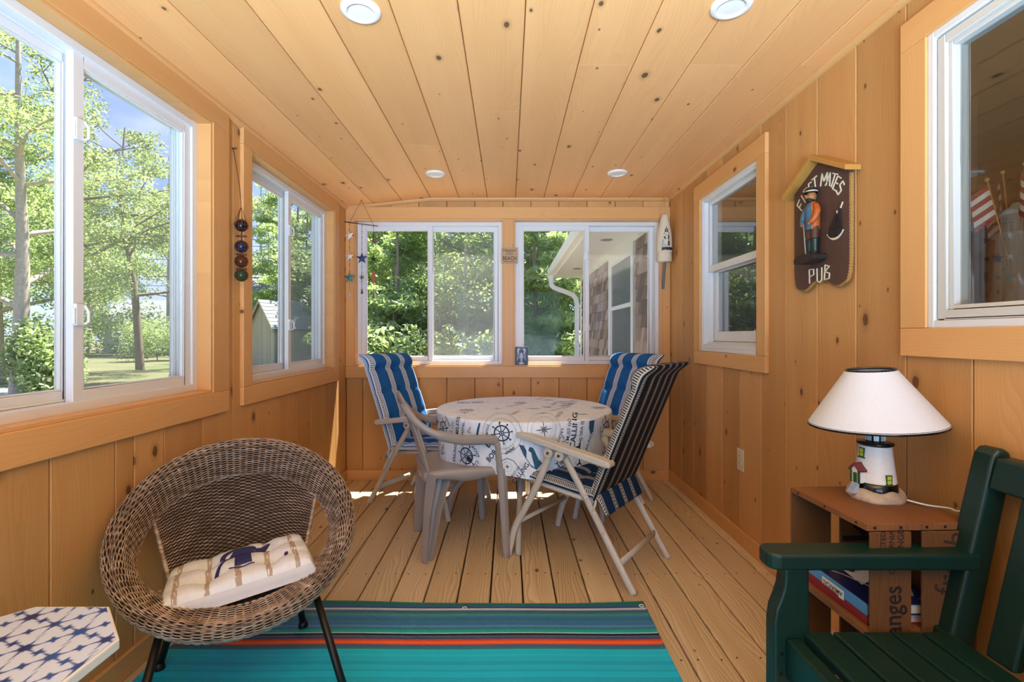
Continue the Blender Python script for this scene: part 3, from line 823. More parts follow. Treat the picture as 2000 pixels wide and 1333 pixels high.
T1.build('navy_print', simple('glare_navy_print', '#8e97aa', 0.6), lambda x, y, d: cloth_top(x, y, 0.0012), cloth); T2.build('boat_print', simple('glare_boat_print', '#6d86a0', 0.6), lambda x, y, d: cloth_top(x, y, 0.0011), cloth)  # top print in paler colours, the glare on the tabletop painted in

# ------------------------------------------------------------------ striped cushions and folding recliners
def stripe_mat(name, band, pale, white, dot_dark, n=3.4, off=0.0):
    m = NT(name)
    uv = m.n('ShaderNodeTexCoord').outputs['UV']; se = m.n('ShaderNodeSeparateXYZ', {0: uv})
    f = m.math('FRACT', m.math('MULTIPLY_ADD', se.outputs[0], n, off))
    dots = m.math('LESS_THAN', m.math('FRACT', m.math('MULTIPLY', se.outputs[1], 58.0)), 0.55)
    b, p, w_, dd = (lin(q) for q in (band, pale, white, dot_dark))
    base = m.ramp(f, [(0.0, b), (0.54, w_), (0.575, p), (0.61, b), (0.63, w_), (0.655, dd), (0.735, w_), (0.76, b), (0.78, p), (0.815, w_), (0.85, b)], True)
    inn = m.math('MULTIPLY', m.math('GREATER_THAN', f, 0.655), m.math('LESS_THAN', f, 0.735))
    base = m.mix(m.math('MULTIPLY', inn, dots), base, w_)
    tex = m.noise(m.n('ShaderNodeMapping', {0: uv, 'Scale': (150, 260, 1)}).outputs[0], 1.0, 2)
    k = m.math('MULTIPLY_ADD', tex, 0.3, 0.85)
    base = m.mix(1.0, base, m.n('ShaderNodeCombineColor', {0: k, 1: k, 2: k}).outputs[0], 'MULTIPLY')
    return m.bsdf(base, 0.8, bump=tex, strength=0.25, dist=0.002, Specular_IOR_Level=0.2)
m_blue = stripe_mat('blue_striped_fabric', '#1d5e9e', '#9fb6cf', '#dfe2e2', '#171b22', n=3.2, off=0.62)
m_dark = stripe_mat('black_striped_fabric', '#15171d', '#38506e', '#a89a86', '#15161a', n=5.2, off=0.62)
m_navy = stripe_mat('navy_striped_fabric', '#0e2f52', '#4a6684', '#b9b6ac', '#15161a', n=4.2, off=0.62)
m_resin = simple('white_resin', '#c6c1b6', 0.42, var=0.05, scale=12)
m_steel = simple('steel_screw', '#8b8a86', 0.35, 0.9)

def cushion(name, mats, parent, P, wd, ln, th, rows, cols, head=0.0, mi=(0, 0), sag=0.30):
    """closed tufted pad; P(x across, y along, h above the back face) -> chair coordinates"""
    nu, nv = 40, 64
    def edge(t): return max(0.0, 1 - abs(2 * t - 1) ** 7)
    def top(u, v):
        e_ = (edge(u) * edge(v)) ** 0.45
        h = th * (0.25 + 0.75 * e_)
        d = 0
        for rv in rows:
            d += 0.55 * exp(-((v - rv) * ln / 0.020) ** 2) * (0.55 + 0.45 * cos(2 * pi * u * (cols)) ** 2)
            for c in range(cols):
                cu = (c + 0.5) / cols
                d += 0.8 * exp(-(((u - cu) * wd / 0.024) ** 2 + ((v - rv) * ln / 0.024) ** 2))
        for c in range(cols):
            cu = (c + 0.5) / cols
            d += 0.12 * exp(-((u - cu) * wd / 0.02) ** 2)
        h -= th * sag * min(1.0, d) * e_
        if head: h += th * head * smoothstep(0.80, 0.86, v) * (1 - smoothstep(0.955, 1.0, v)) * e_
        return h
    m = MB()
    b0 = m.grid(lambda u, v: P((u - .5) * wd, v * ln, top(u, v)), nu, nv, m=mi[0], uv=True)
    b1 = m.grid(lambda u, v: P((u - .5) * wd, v * ln, 0.0 + 0.010 * (1 - edge(u) * edge(v))), nu, nv, m=mi[1], uv=True, flip=True)
    W = nu + 1
    loop = [i for i in range(W)] + [j * W + nu for j in range(1, nv + 1)] + [nv * W + i for i in range(nu - 1, -1, -1)] + [j * W for j in range(nv - 1, 0, -1)]
    for a, b in zip(loop, loop[1:] + loop[:1]):
        m.f.append((b0 + a, b1 + a, b1 + b, b0 + b)); m.m.append(mi[1]); m.sm.append(True)
    o = m.build(name, mats, parent, recalc=False)
    # tie buttons
    bt = MB()
    for rv in rows:
        for c in range(cols):
            u = (c + .5) / cols; q = P((u - .5) * wd, rv * ln, top(u, rv) + 0.001)
            bt.sphere(q, 0.007, 8, 4)
    bt.build('tuft_button', mats[0], o, kind='stuff')
    return o
def recliner(loc, rz, front, back, seat_m, label):
    R = empty('folding_recliner', loc, rz, label=label, cat='chair', group='striped cushion chairs round the table')
    for s in (-1, 1):
        y = 0.245 * s
        m = MB(); m.tube(catmull([(0.012, y, 0.0), (0.028, y, 0.07), (0.055, y, 0.155), (0.105, y, 0.245), (0.19, y, 0.395), (0.272, y, 0.575)], 5), 0.012, 8, rb=0.019, up=(0, 1, 0)); m.build('leg', m_resin, R)
        y2 = 0.222 * s
        m = MB(); m.tube(catmull([(0.692, y2, 0.0), (0.645, y2, 0.075), (0.57, y2, 0.195), (0.515, y2, 0.285), (0.455, y2, 0.380), (0.325, y2, 0.578)], 5), 0.012, 8, rb=0.018, up=(0, 1, 0)); m.build('leg', m_resin, R)
        m = MB()
        prof = [(0.075, 0.642), (0.078, 0.654), (0.10, 0.658), (0.30, 0.628), (0.59, 0.583), (0.602, 0.572), (0.600, 0.556), (0.58, 0.553), (0.30, 0.597), (0.10, 0.627)]
        m.prism(prof, lambda u, v, d: (u, d, v), y - 0.030, y + 0.030)
        m.build('armrest', m_resin, R, bevel=0.009, seg=3)
        m = MB()
        for (a, b) in ((0.268, 0.575), (0.330, 0.570)):
            m.prism([(a + 0.026 * cos(q * pi / 5), b + 0.026 * sin(q * pi / 5)) for q in range(10)], lambda u, v, d: (u, d, v), y - 0.021, y + 0.021)
        hg = m.build('hinge', m_resin, R, bevel=0.003)
        m = MB()
        for (a, b) in ((0.268, 0.575), (0.330, 0.570)):
            m.lathe([(0.0075, -0.0245), (0.0075, 0.0245)], seg=8, P=lambda px, py, pz, a=a, b=b: (a + px, y + pz, b + py), smooth=False)
        m.build('screw', m_steel, hg)
        m = MB(); m.prism([(0.448, 0.395), (0.470, 0.405), (0.560, 0.250), (0.540, 0.235)], lambda u, v, d: (u, d, v), y2 + 0.013 * s, y2 + 0.019 * s)
        for (a, b) in ((0.462, 0.388), (0.50, 0.325), (0.546, 0.25)):
            m.lathe([(0.008, 0.012), (0.008, 0.023)], seg=8, P=lambda px, py, pz, a=a, b=b: (a + px, y2 + s * pz, b + py), smooth=False)
        m.build('bracket', m_resin, R, bevel=0.002)
        m = MB(); m.tube([(0.03, 0.205 * s, 0.415), (0.49, 0.205 * s, 0.365)], 0.013, 8); m.build('seat_rail', m_resin, R)
        m = MB(); m.tube(catmull([(0.465, 0.205 * s, 0.345), (0.485, 0.205 * s, 0.42), (0.61, 0.205 * s, 0.72), (0.715, 0.19 * s, 0.965)], 4), 0.012, 8); m.build('back_rail', m_resin, R)
        # tie strap of the cushion
        m = MB(); m.tube(catmull([(0.50, 0.20 * s, 0.40), (0.51, 0.235 * s, 0.37), (0.50, 0.238 * s, 0.33)], 4), 0.006, 6); m.build('tie_strap', m_resin, R)
    m = MB(); m.tube([(0.072, -0.24, 0.185), (0.072, 0.24, 0.185)], 0.011, 8); m.build('stretcher', m_resin, R)
    m = MB(); m.tube([(0.622, -0.22, 0.115), (0.622, 0.22, 0.115)], 0.008, 8, rb=0.018, up=(1, 0, 0)); m.build('stretcher', m_resin, R)
    for z_, x_ in ((0.55, 0.54), (0.80, 0.645), (0.945, 0.705)):
        m = MB(); m.tube([(x_, -0.20, z_), (x_, 0.20, z_)], 0.010, 6); m.build('back_slat', m_resin, R)
    for x_ in (0.06, 0.27, 0.45):
        m = MB(); m.tube([(x_, -0.205, 0.412 - (x_ - .03) * .11), (x_, 0.205, 0.412 - (x_ - .03) * .11)], 0.009, 6); m.build('seat_slat', m_resin, R)
    # cushions: local z of the pad points away from the frame
    d = Vector((0.47, 0, -0.045)).normalized(); n = Vector((0.045, 0, 0.47)).normalized(); o = Vector((0.015, 0, 0.426))
    cushion('seat_cushion', [seat_m, back], R, lambda x, y, h: tuple(o + d * y + Vector((0, x, 0)) + n * (h * (1 - 0.45 * smoothstep(0.47, 0.56, y))) - Vector((0.02, 0, 0.062)) * smoothstep(0.46, 0.58, y) ** 2), 0.455, 0.57, 0.058, (0.33, 0.62), 3, mi=(0, 0))
    d2 = Vector((0.247, 0, 0.605)).normalized(); n2 = Vector((-d2.z, 0, d2.x)); o2 = Vector((0.492, 0, 0.385)) - n2 * 0.030
    def PB(x, y, h):
        roll = smoothstep(0.60, 0.70, y)
        q = o2 + d2 * y + Vector((0, x, 0)) + n2 * (h + 0.006) + Vector((0.03, 0, -0.012)) * roll * roll
        return tuple(q)
    cushion('back_cushion', [front, back], R, PB, 0.465, 0.70, 0.072, (0.30, 0.56, 0.80), 3, head=0.35, mi=(0, 1))
    return R
recliner((-0.2435, 3.200, 0), atan2(0.477, -0.879), m_blue, m_blue, m_blue, 'white folding recliner with bright blue striped cushion, under the hanging star chime')
recliner((0.290, 3.245, 0), atan2(0.475, 0.88), m_blue, m_blue, m_blue, 'white folding recliner with bright blue striped cushion, partly hidden behind the dark striped one')
recliner((0.139, 2.74, 0), atan2(-0.605, 0.797), m_navy, m_dark, m_navy, 'white folding recliner with black and tan striped cushion, back turned to the camera')

# ------------------------------------------------------------------ moulded taupe plastic armchair
m_tp = simple('taupe_plastic', '#99928f', 0.30, var=0.04, scale=8)
R = empty('plastic_armchair', (-0.290, 2.712, 0), 0.29, label='taupe moulded plastic armchair pulled up to the table, without a cushion', cat='chair')
def u_leg(pts, wA, wB, yaw, name='leg'):
    """channel section leg: three-sided open profile"""
    m = MB(); sec = []
    for (x, y, z), k in zip(pts, range(len(pts))):
        t_ = k / (len(pts) - 1); w_ = wA + (wB - wA) * t_
        c, s_ = cos(yaw), sin(yaw)
        prof = [(-w_ / 2, w_ * .42), (-w_ / 2, -w_ * .10), (-w_ * .28, -w_ * .36), (w_ * .28, -w_ * .36), (w_ / 2, -w_ * .10), (w_ / 2, w_ * .42), (w_ / 2 - .006, w_ * .42), (w_ / 2 - .006, -w_ * .06), (w_ * .24, -w_ * .36 + .007), (-w_ * .24, -w_ * .36 + .007), (-w_ / 2 + .006, -w_ * .06), (-w_ / 2 + .006, w_ * .42)]
        sec.append([(x + a * c - b * s_, y + a * s_ + b * c, z) for a, b in prof])
    n = len(sec[0]); vs = [p for s2 in sec for p in s2]
    fs = [(i * n + k, i * n + (k + 1) % n, (i + 1) * n + (k + 1) % n, (i + 1) * n + k) for i in range(len(sec) - 1) for k in range(n)]
    for e_ in (0, (len(sec) - 1) * n):
        for k in range(n // 2 - 1): fs.append((e_ + k, e_ + k + 1, e_ + n - 2 - k, e_ + n - 1 - k))
    m.add(vs, fs, 0, False)
    return m.build(name, m_tp, R, bevel=0.002)
# seat pan with a rolled front and a skirt
def seat_pt(u, v, skirt=0):
    x = -0.20 + 0.43 * u; hw = 0.205 + 0.03 * u
    y = hw * (2 * v - 1)
    z = 0.452 - 0.020 * sin(pi * min(1, u * 1.02)) * cos((v - .5) * pi) + 0.012 * smoothstep(0.0, 0.3, u) - 0.02 * smoothstep(0.85, 1.0, u) ** 2
    return (x, y, z)
m = MB(); m.grid(seat_pt, 20, 20)
edge = [seat_pt(i / 20, 0) for i in range(21)] + [seat_pt(1, i / 20) for i in range(1, 21)] + [seat_pt(1 - i / 20, 1) for i in range(1, 21)] + [seat_pt(0, 1 - i / 20) for i in range(1, 20)]
n = len(edge); cx_ = 0.015
low = [(cx_ + (x - cx_) * 1.035, y * 1.035, z - 0.018) for x, y, z in edge]; low2 = [(cx_ + (x - cx_) * 1.04, y * 1.04, z - 0.045 - 0.02 * abs(sin(i * pi / 20))**6) for i, (x, y, z) in enumerate(edge)]
m.add(edge + low + low2, [(r * n + i, r * n + (i + 1) % n, (r + 1) * n + (i + 1) % n, (r + 1) * n + i) for r in range(2) for i in range(n)], 0, True)
so = m.build('seat', m_tp, R); sm_ = so.modifiers.new('solid', 'SOLIDIFY'); sm_.thickness = 0.005; sm_.offset = -1
for s in (-1, 1):
    # front legs flow up into the arm posts
    m = MB(); m.tube(catmull([(0.212, 0.268 * s, 0.0), (0.205, 0.264 * s, 0.15), (0.197, 0.257 * s, 0.32), (0.192, 0.250 * s, 0.46)], 5), [0.021 + 0.010 * i / 15 for i in range(16)], 6, rb=[0.017 + 0.006 * i / 15 for i in range(16)], up=(1, 0, 0)); m.build('leg', m_tp, R, bevel=0.003)
    u_leg([(-0.195, 0.205 * s, 0.0), (-0.186, 0.203 * s, 0.10), (-0.172, 0.200 * s, 0.24), (-0.150, 0.195 * s, 0.36), (-0.135, 0.190 * s, 0.45)], 0.046, 0.125, pi / 2 + s * (-2.2), 'leg')
    arm = catmull([(0.194, 0.252 * s, 0.44), (0.186, 0.254 * s, 0.53), (0.168, 0.256 * s, 0.595), (0.12, 0.258 * s, 0.612), (-0.02, 0.262 * s, 0.620), (-0.15, 0.258 * s, 0.655), (-0.235, 0.232 * s, 0.705), (-0.285, 0.195 * s, 0.765), (-0.305, 0.16 * s, 0.80)], 6)
    N2 = len(arm); wA = [0.032 if i < 8 else 0.027 if i < 30 else 0.020 for i in range(N2)]
    m = MB(); m.tube(arm, [0.009 + 0.004 * (1 if i < 12 else .4) for i in range(N2)], 8, rb=wA, up=None); m.build('armrest', m_tp, R)
    # back stile
    m = MB(); m.tube(catmull([(-0.175, 0.185 * s, 0.42), (-0.20, 0.188 * s, 0.52), (-0.245, 0.186 * s, 0.66), (-0.298, 0.170 * s, 0.80)], 5), 0.010, 8, rb=0.024, up=(1, 0, 0.3)); m.build('back_stile', m_tp, R)
m = MB(); m.tube(catmull([(-0.300, -0.172, 0.795), (-0.313, -0.09, 0.822), (-0.317, 0, 0.828), (-0.313, 0.09, 0.822), (-0.300, 0.172, 0.795)], 5), 0.009, 8, rb=0.022, up=(1, 0, 0)); m.build('top_rail', m_tp, R)
for y in (-0.10, -0.05, 0.0, 0.05, 0.10):
    m = MB(); m.tube(catmull([(-0.185, y, 0.45), (-0.222, y, 0.58), (-0.265, y, 0.70), (-0.314, y, 0.82)], 4), 0.006, 8, rb=0.016, up=(1, 0, 0.3)); m.build('back_slat', m_tp, R)
# ------------------------------------------------------------------ wicker hoop chair
WC = Vector((-0.912, 1.655, 0.520)); WAZ = radians(-60); WT = radians(37.4)
WF = Vector((cos(WAZ), sin(WAZ), 0)); WU = Vector((0, 0, 1))
WN = WU * cos(WT) + WF * sin(WT)
WA = WU.cross(WF).normalized(); WB = WN.cross(WA)
def wpt(r, th, n): return WC + (WA * cos(th) + WB * sin(th)) * r + WN * n
def wl_(lat, f, z): return Vector((WC.x, WC.y, 0)) + WA * lat + WF * f + WU * z
def rim_prof(th, v):
    """cross-section of the rolled rim: v 0 = under the outer lip, 1 = inner edge"""
    front = max(0.0, -sin(th))
    deep = 0.135 - 0.065 * front; inn = 0.070 + 0.035 * front
    pts = [(0.350, -0.075), (0.366, -0.05), (0.371, -0.022), (0.362, 0.0), (0.345, 0.006), (0.325, -0.012), (0.37 - inn * .88, -deep * .52), (0.37 - inn, -deep)]
    f = lambda i, t, q: 0.5 * (2 * pts[i][q] + (pts[min(i + 1, 7)][q] - pts[max(i - 1, 0)][q]) * t + (2 * pts[max(i - 1, 0)][q] - 5 * pts[i][q] + 4 * pts[min(i + 1, 7)][q] - pts[min(i + 2, 7)][q]) * t * t + (3 * pts[i][q] - pts[max(i - 1, 0)][q] - 3 * pts[min(i + 1, 7)][q] + pts[min(i + 2, 7)][q]) * t ** 3)
    L = [math.dist(pts[i], pts[i + 1]) for i in range(7)]; g = v * sum(L); i = 0
    while i < 6 and g > L[i]: g -= L[i]; i += 1
    t = min(1.0, g / L[i])
    return f(i, t, 0), f(i, t, 1)
def rim_pt(u, v):
    th = 2 * pi * u; r, n = rim_prof(th, v); return wpt(r, th, n)
PT0, PT1 = radians(152), radians(28)
def panel_pt(u, v):
    """u across the back, v from the rim's inner edge down to the seat"""
    th = PT0 + (PT1 - PT0) * u
    r, n = rim_prof(th, 1.0); a = wpt(r, th, n)
    l = -0.205 + 0.41 * u
    b = wl_(l, -0.20 + 0.10 * (l / 0.205) ** 2, 0.285)
    p = a.lerp(b, v)
    return p - WF * 0.03 * sin(pi * v) * sin(pi * u) ** .5
def seat_w(u, v):
    th = radians(205) + radians(130) * u
    r, n = rim_prof(th, 1.0); a = wpt(r, th, n)
    l = -0.205 + 0.41 * u
    b = wl_(l, -0.20 + 0.10 * (l / 0.205) ** 2, 0.285)
    p = b.lerp(a, v); p.z -= 0.03 * sin(pi * v) * sin(pi * u)
    return p
def weave(fn, nrow, nstake, wrap, amp, rad, mat, name, parent, spu=3):
    ns = nstake * spu
    m = MB(); h = 1e-3
    for j in range(nrow + 1):
        v = min(0.999, max(0.001, j / nrow))
        pts = []; outs = []
        for i in range(ns if wrap else ns + 1):
            u = i / ns
            p = Vector(fn(u, v)); du = Vector(fn(u + h, v)) - p if u + h <= 1 or wrap else p - Vector(fn(u - h, v)); dv = Vector(fn(u, min(1, v + h))) - Vector(fn(u, max(0, v - h)))
            nn = du.cross(dv).normalized()
            ph = pi * nstake * u + (pi if j % 2 else 0)
            pts.append(p + nn * amp * (sin(ph) + 0.35 * abs(sin(pi * nstake * u + pi / 2)))); outs.append(nn)
        L = len(pts); vs = []
        for i in range(L):
            t = (pts[(i + 1) % L] - pts[i - 1]).normalized() if wrap else (pts[min(i + 1, L - 1)] - pts[max(i - 1, 0)]).normalized()
            q = outs[i]; b = t.cross(q)
            for k in range(4):
                a = pi / 2 * k; vs.append(pts[i] + q * cos(a) * rad + b * sin(a) * rad * 1.25)
        fs = []
        for i in range(L if wrap else L - 1):
            i2 = (i + 1) % L
            for k in range(4): fs.append((i * 4 + k, i * 4 + (k + 1) % 4, i2 * 4 + (k + 1) % 4, i2 * 4 + k))
        m.add(vs, fs, 0, True)
    return m.build(name, mat, parent, kind='stuff', recalc=False)
mw = NT('brown_grey_wicker')
wnoise = mw.noise(mw.n('ShaderNodeMapping', {0: mw.obj(), 'Scale': (14, 14, 90)}).outputs[0], 1.0, 4, 0.6)
wcol = mw.ramp(wnoise, [(0.28, lin('#5a493c')), (0.5, lin('#9a8270')), (0.72, lin('#d0bdac'))])
m_wick = mw.bsdf(wcol, 0.4, bump=mw.noise(mw.obj(), 400, 2), strength=0.2, dist=0.001, Specular_IOR_Level=0.5)
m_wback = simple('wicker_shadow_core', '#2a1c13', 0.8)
m_blk = simple('black_steel', '#1b1917', 0.4, 0.4, var=0.1)
R = empty('wicker_hoop_chair', (0, 0, 0), label='round brown wicker hoop chair on black metal legs, standing on the edge of the rug', cat='chair')
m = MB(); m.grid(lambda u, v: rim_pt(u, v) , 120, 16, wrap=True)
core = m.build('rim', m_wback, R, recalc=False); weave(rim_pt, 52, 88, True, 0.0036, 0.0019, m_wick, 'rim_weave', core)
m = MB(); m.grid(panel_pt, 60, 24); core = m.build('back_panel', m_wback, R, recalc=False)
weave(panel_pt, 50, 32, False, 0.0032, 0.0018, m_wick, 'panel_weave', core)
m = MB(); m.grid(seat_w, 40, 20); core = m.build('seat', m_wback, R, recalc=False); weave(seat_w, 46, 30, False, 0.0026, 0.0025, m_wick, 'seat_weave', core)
for u_ in (0, 1):
    m = MB(); m.tube([panel_pt(u_, i / 20) for i in range(21)], 0.007, 8); m.build('edge_binding', m_wick, R)
m = MB(); m.tube([panel_pt(i / 30, 1.0) for i in range(31)], 0.008, 8); m.build('edge_binding', m_wick, R)
feet = {(1, 1): (0.281, 0.393), (1, -1): (-0.281, 0.393), (-1, 1): (0.215, -0.164), (-1, -1): (-0.245, -0.150)}
tops = {(1, 1): wl_(0.205, 0.19, 0.315), (1, -1): wl_(-0.205, 0.19, 0.315), (-1, 1): wl_(0.17, -0.13, 0.30), (-1, -1): wl_(-0.17, -0.13, 0.30)}
for k, (la, f) in feet.items():
    a = tops[k]; b = wl_(la, f, 0.012)
    m = MB(); m.tube([a, a.lerp(b, .5), b], [0.011, 0.012, 0.012], 10); lg = m.build('leg', m_blk, R)
    m = MB(); m.lathe([(0.017, 0.0), (0.019, 0.006), (0.016, 0.020), (0.012, 0.03)], (b.x, b.y, 0.0), 14); m.build('foot_cap', m_blk, lg)
def brace(a, b, lift, fr):
    p, q = tops[a].lerp(wl_(*feet[a], 0.012), fr), tops[b].lerp(wl_(*feet[b], 0.012), fr)
    mid1, mid2 = p.lerp(q, .25), p.lerp(q, .75); mid1.z += lift; mid2.z += lift
    m = MB(); m.tube(catmull([p, mid1, mid2, q], 6), 0.008, 8); m.build('brace', m_blk, R)
brace((1, 1), (-1, 1), 0.035, .22); brace((1, -1), (-1, -1), 0.035, .22); brace((1, 1), (1, -1), 0.02, .06); brace((-1, 1), (-1, -1), 0.02, .10)
m = MB(); m.tube([tops[(1, 1)], tops[(1, -1)], tops[(-1, -1)], tops[(-1, 1)]], 0.009, 8, closed=True); m.build('seat_hoop', m_blk, R)

# tufted seat cushion with a navy lobster print
CU = Vector((0, 0, 0)); cc0 = wl_(0.0, 0.005, 0.314)
cN = (WU * cos(.16) + WF * -sin(.16) * -0.2).normalized()
cX = (WA + WU * 0.10).normalized(); cY = (-WF - WU * 0.10).normalized(); cN = cX.cross(cY)
CW, CL, CT = 0.43, 0.345, 0.072
def cush_h(u, v):
    e_ = (max(0, 1 - abs(2 * u - 1) ** 8) * max(0, 1 - abs(2 * v - 1) ** 8)) ** .4
    d = 0
    for a in (0.29, 0.71):
        for b in (0.32, 0.70):
            d += 1.0 * exp(-(((u - a) * CW / 0.035) ** 2 + ((v - b) * CL / 0.035) ** 2))
        d += 0.33 * exp(-((u - a) * CW / 0.022) ** 2)
    for b in (0.32, 0.70): d += 0.45 * exp(-((v - b) * CL / 0.022) ** 2)
    return CT * (0.60 + 0.40 * e_ * (1 + 0.12 * sin(pi * u) * sin(pi * v))) - 0.030 * min(d, 1.15) * e_ + 0.0012 * sin(40 * u + 9 * v) * e_
def cush_pt(u, v, off=0.0):
    bul = 1 + 0.0 * u
    cr_ = 1 - 0.035 * (abs(2 * u - 1) * abs(2 * v - 1)) ** 3
    return cc0 + cX * (u - .5) * CW * cr_ + cY * (v - .5) * CL * cr_ + cN * (cush_h(u, v) + off)
mc = NT('white_plank_print_cotton')
uvn = mc.n('ShaderNodeTexCoord').outputs['UV']; se = mc.n('ShaderNodeSeparateXYZ', {0: uvn})
wobb = mc.math('MULTIPLY', mc.math('SUBTRACT', mc.noise(mc.n('ShaderNodeMapping', {0: uvn, 'Scale': (18, 9, 1)}).outputs[0], 1.0, 3), 0.5), 0.035)
fu = mc.math('FRACT', mc.math('MULTIPLY_ADD', mc.math('ADD', se.outputs[0], wobb), 5.0, 0.05))
strip = mc.math('MULTIPLY', mc.math('GREATER_THAN', fu, 0.40), mc.math('LESS_THAN', fu, 0.58))
strip = mc.math('MULTIPLY', strip, mc.math('GREATER_THAN', mc.noise(mc.n('ShaderNodeMapping', {0: uvn, 'Scale': (80, 14, 1)}).outputs[0], 1.0, 3), 0.40))
gr = mc.math('GREATER_THAN', mc.noise(mc.n('ShaderNodeMapping', {0: uvn, 'Scale': (160, 12, 1)}).outputs[0], 1.0, 3), 0.63)
colc = mc.mix(mc.math('MULTIPLY', strip, 0.8), lin('#e0e6f0'), lin('#a3866a')); colc = mc.mix(mc.math('MULTIPLY', gr, 0.35), colc, lin('#c2b9b2'))
m_cushion = mc.bsdf(colc, 0.75, bump=mc.noise(mc.n('ShaderNodeMapping', {0: uvn, 'Scale': (14, 12, 1)}).outputs[0], 1.0, 4), strength=0.3, dist=0.01, Specular_IOR_Level=0.2)
m_cside = simple('white_cotton_side', '#d3d4da', 0.8, var=0.05)
m = MB()
b0 = m.grid(lambda u, v: cush_pt(u, v), 60, 50, uv=True)
nu, nv = 60, 50; W = nu + 1
loop = [i for i in range(W)] + [j * W + nu for j in range(1, nv + 1)] + [nv * W + i for i in range(nu - 1, -1, -1)] + [j * W for j in range(nv - 1, 0, -1)]
bot = []
for k in loop:
    u, v = (k % W) / nu, (k // W) / nv
    bot.append((cush_pt(u, v) - cN * cush_h(u, v) * 0.5 + cX * (u - .5) * 0.018 + cY * (v - .5) * 0.018, cush_pt(u, v) - cN * cush_h(u, v) * .98))
s1 = m.add([b[0] for b in bot], []); s2 = m.add([b[1] for b in bot], [])
for i in range(len(loop)):
    j = (i + 1) % len(loop)
    for q0, q1, r0, r1 in ((b0 + loop[i], b0 + loop[j], s1 + i, s1 + j), (s1 + i, s1 + j, s2 + i, s2 + j)):
        m.f.append((q0, r0, r1, q1)); m.m.append(1); m.sm.append(True)
m.f.append(tuple(s2 + i for i in range(len(loop)))); m.m.append(1); m.sm.append(False)
cush = m.build('seat_cushion', [m_cushion, m_cside], label='white tufted cushion with tan strips and a navy print, on the wicker chair', cat='cushion', recalc=False)
A = Art()
for i in range(12): A.stroke([(-0.018 + .0036 * i, -0.060), (-0.014 + .0032 * i, 0.05)], 0.0050)
A.stroke([(0.045 * cos(t) - 0.008, 0.042 + 0.026 * sin(t)) for t in [0.2 + i * (2 * pi - .6) / 24 for i in range(25)]], 0.016)
A.stroke([(0.036, 0.045), (0.055, 0.052), (0.078, 0.074)], 0.012); A.stroke([(0.03, 0.03), (0.06, 0.04), (0.075, 0.05)], 0.009)
A.stroke([(-0.012, 0.012), (-0.045, -0.012), (-0.066, -0.055), (-0.075, -0.085)], lambda t: 0.006 + 0.008 * t)
A.stroke([(-0.035, -0.062), (0.0, -0.068), (0.03, -0.063)], 0.004); A.disc((0.115, -0.062), 0.006)
for i in range(9): A.stroke([(-0.036 + .003 * abs(i - 4), 0.022 + .004 * i), (0.040 - .003 * abs(i - 4), 0.022 + .004 * i)], 0.0050)
A.build('printed_motif', simple('navy_fabric_ink', '#2a2f66', 0.7, var=0.2), lambda x, y, d: cush_pt(0.52 + x * 1.15 / CW, 0.58 + y * 1.25 / CL, 0.0022), cush)

# ------------------------------------------------------------------ octagonal side table with tie-dye top
OC = Vector((-1.012, 0.918)); OA = 0.206; OZ = 0.522
R = empty('side_table', (OC.x, OC.y, 0), label='small octagonal side table with blue and white tie-dye top, beside the wicker chair', cat='table')
octp = [(OA / cos(pi / 8) * cos(pi / 8 + k * pi / 4), OA / cos(pi / 8) * sin(pi / 8 + k * pi / 4)) for k in range(8)]
m_wp = simple('white_lacquer', '#e4e6ec', 0.3, var=0.02)
m = MB(); m.prism(octp, lambda u, v, d: (u, v, d), OZ - 0.022, OZ - 0.001); tp = m.build('tabletop', m_wp, R, bevel=0.003)
def shibori(x, y):
    a = 0.082; best = 9; inten = 0.0
    ca, sa = cos(0.33), sin(0.33)
    X, Y = x * ca - y * sa, x * sa + y * ca
    q = (2 / 3 * Y) / (a / sqrt(3)); r = (X / a) - q / 2
    for dq in range(-1, 2):
        for dr in range(-1, 2):
            iq, ir = round(q) + dq, round(r) + dr
            cx, cy = a * (ir + iq / 2), a * sqrt(3) / 2 * iq
            dx, dy = X - cx, Y - cy
            d = sqrt(dx * dx + dy * dy); an = atan2(dy, dx)
            jit = 0.85 + 0.3 * (sin(iq * 12.9 + ir * 78.2) * 0.5 + 0.5)
            spk = abs(cos(3 * an + 0.2)) ** 16; spk2 = abs(cos(6 * an + 1.3)) ** 10
            core = 0.0105 * jit * (1 + 1.1 * spk + 0.35 * spk2)
            inten = max(inten, 1 - smoothstep(core * .75, core * 1.35, d))
            wd = 0.0036 * max(0.25, 1 - d / (a * .62)); per = abs(sin(3 * (an + 0.07))) / 3 * d
            if d < a * 0.60: inten = max(inten, 0.9 * (1 - smoothstep(wd * .5, wd * 1.3, per)) * (1 - 0.45 * d / (a * .6)))
    # secondary knots between the stars
    for dq in range(-1, 2):
        for dr in range(-1, 2):
            iq, ir = round(q) + dq, round(r) + dr
            for ox, oy in ((0.5, 0), (0.25, sqrt(3) / 4)):
                dx, dy = X - a * (ir + iq / 2 + ox), Y - a * (sqrt(3) / 2 * iq + oy)
                d = sqrt(dx * dx + dy * dy); an = atan2(dy, dx)
                core = 0.0062 * (1 + 0.8 * abs(cos(2 * an + ox * 4)) ** 4)
                inten = max(inten, 0.9 * (1 - smoothstep(core * .7, core * 1.5, d)))
    return inten
NG = 170; m = MB(); vs = []; cols = []; keep = {}
wht, blu, dk_ = np.array(lin('#cfe0ff')), np.array(lin('#2b58a8')), np.array(lin('#232a63'))
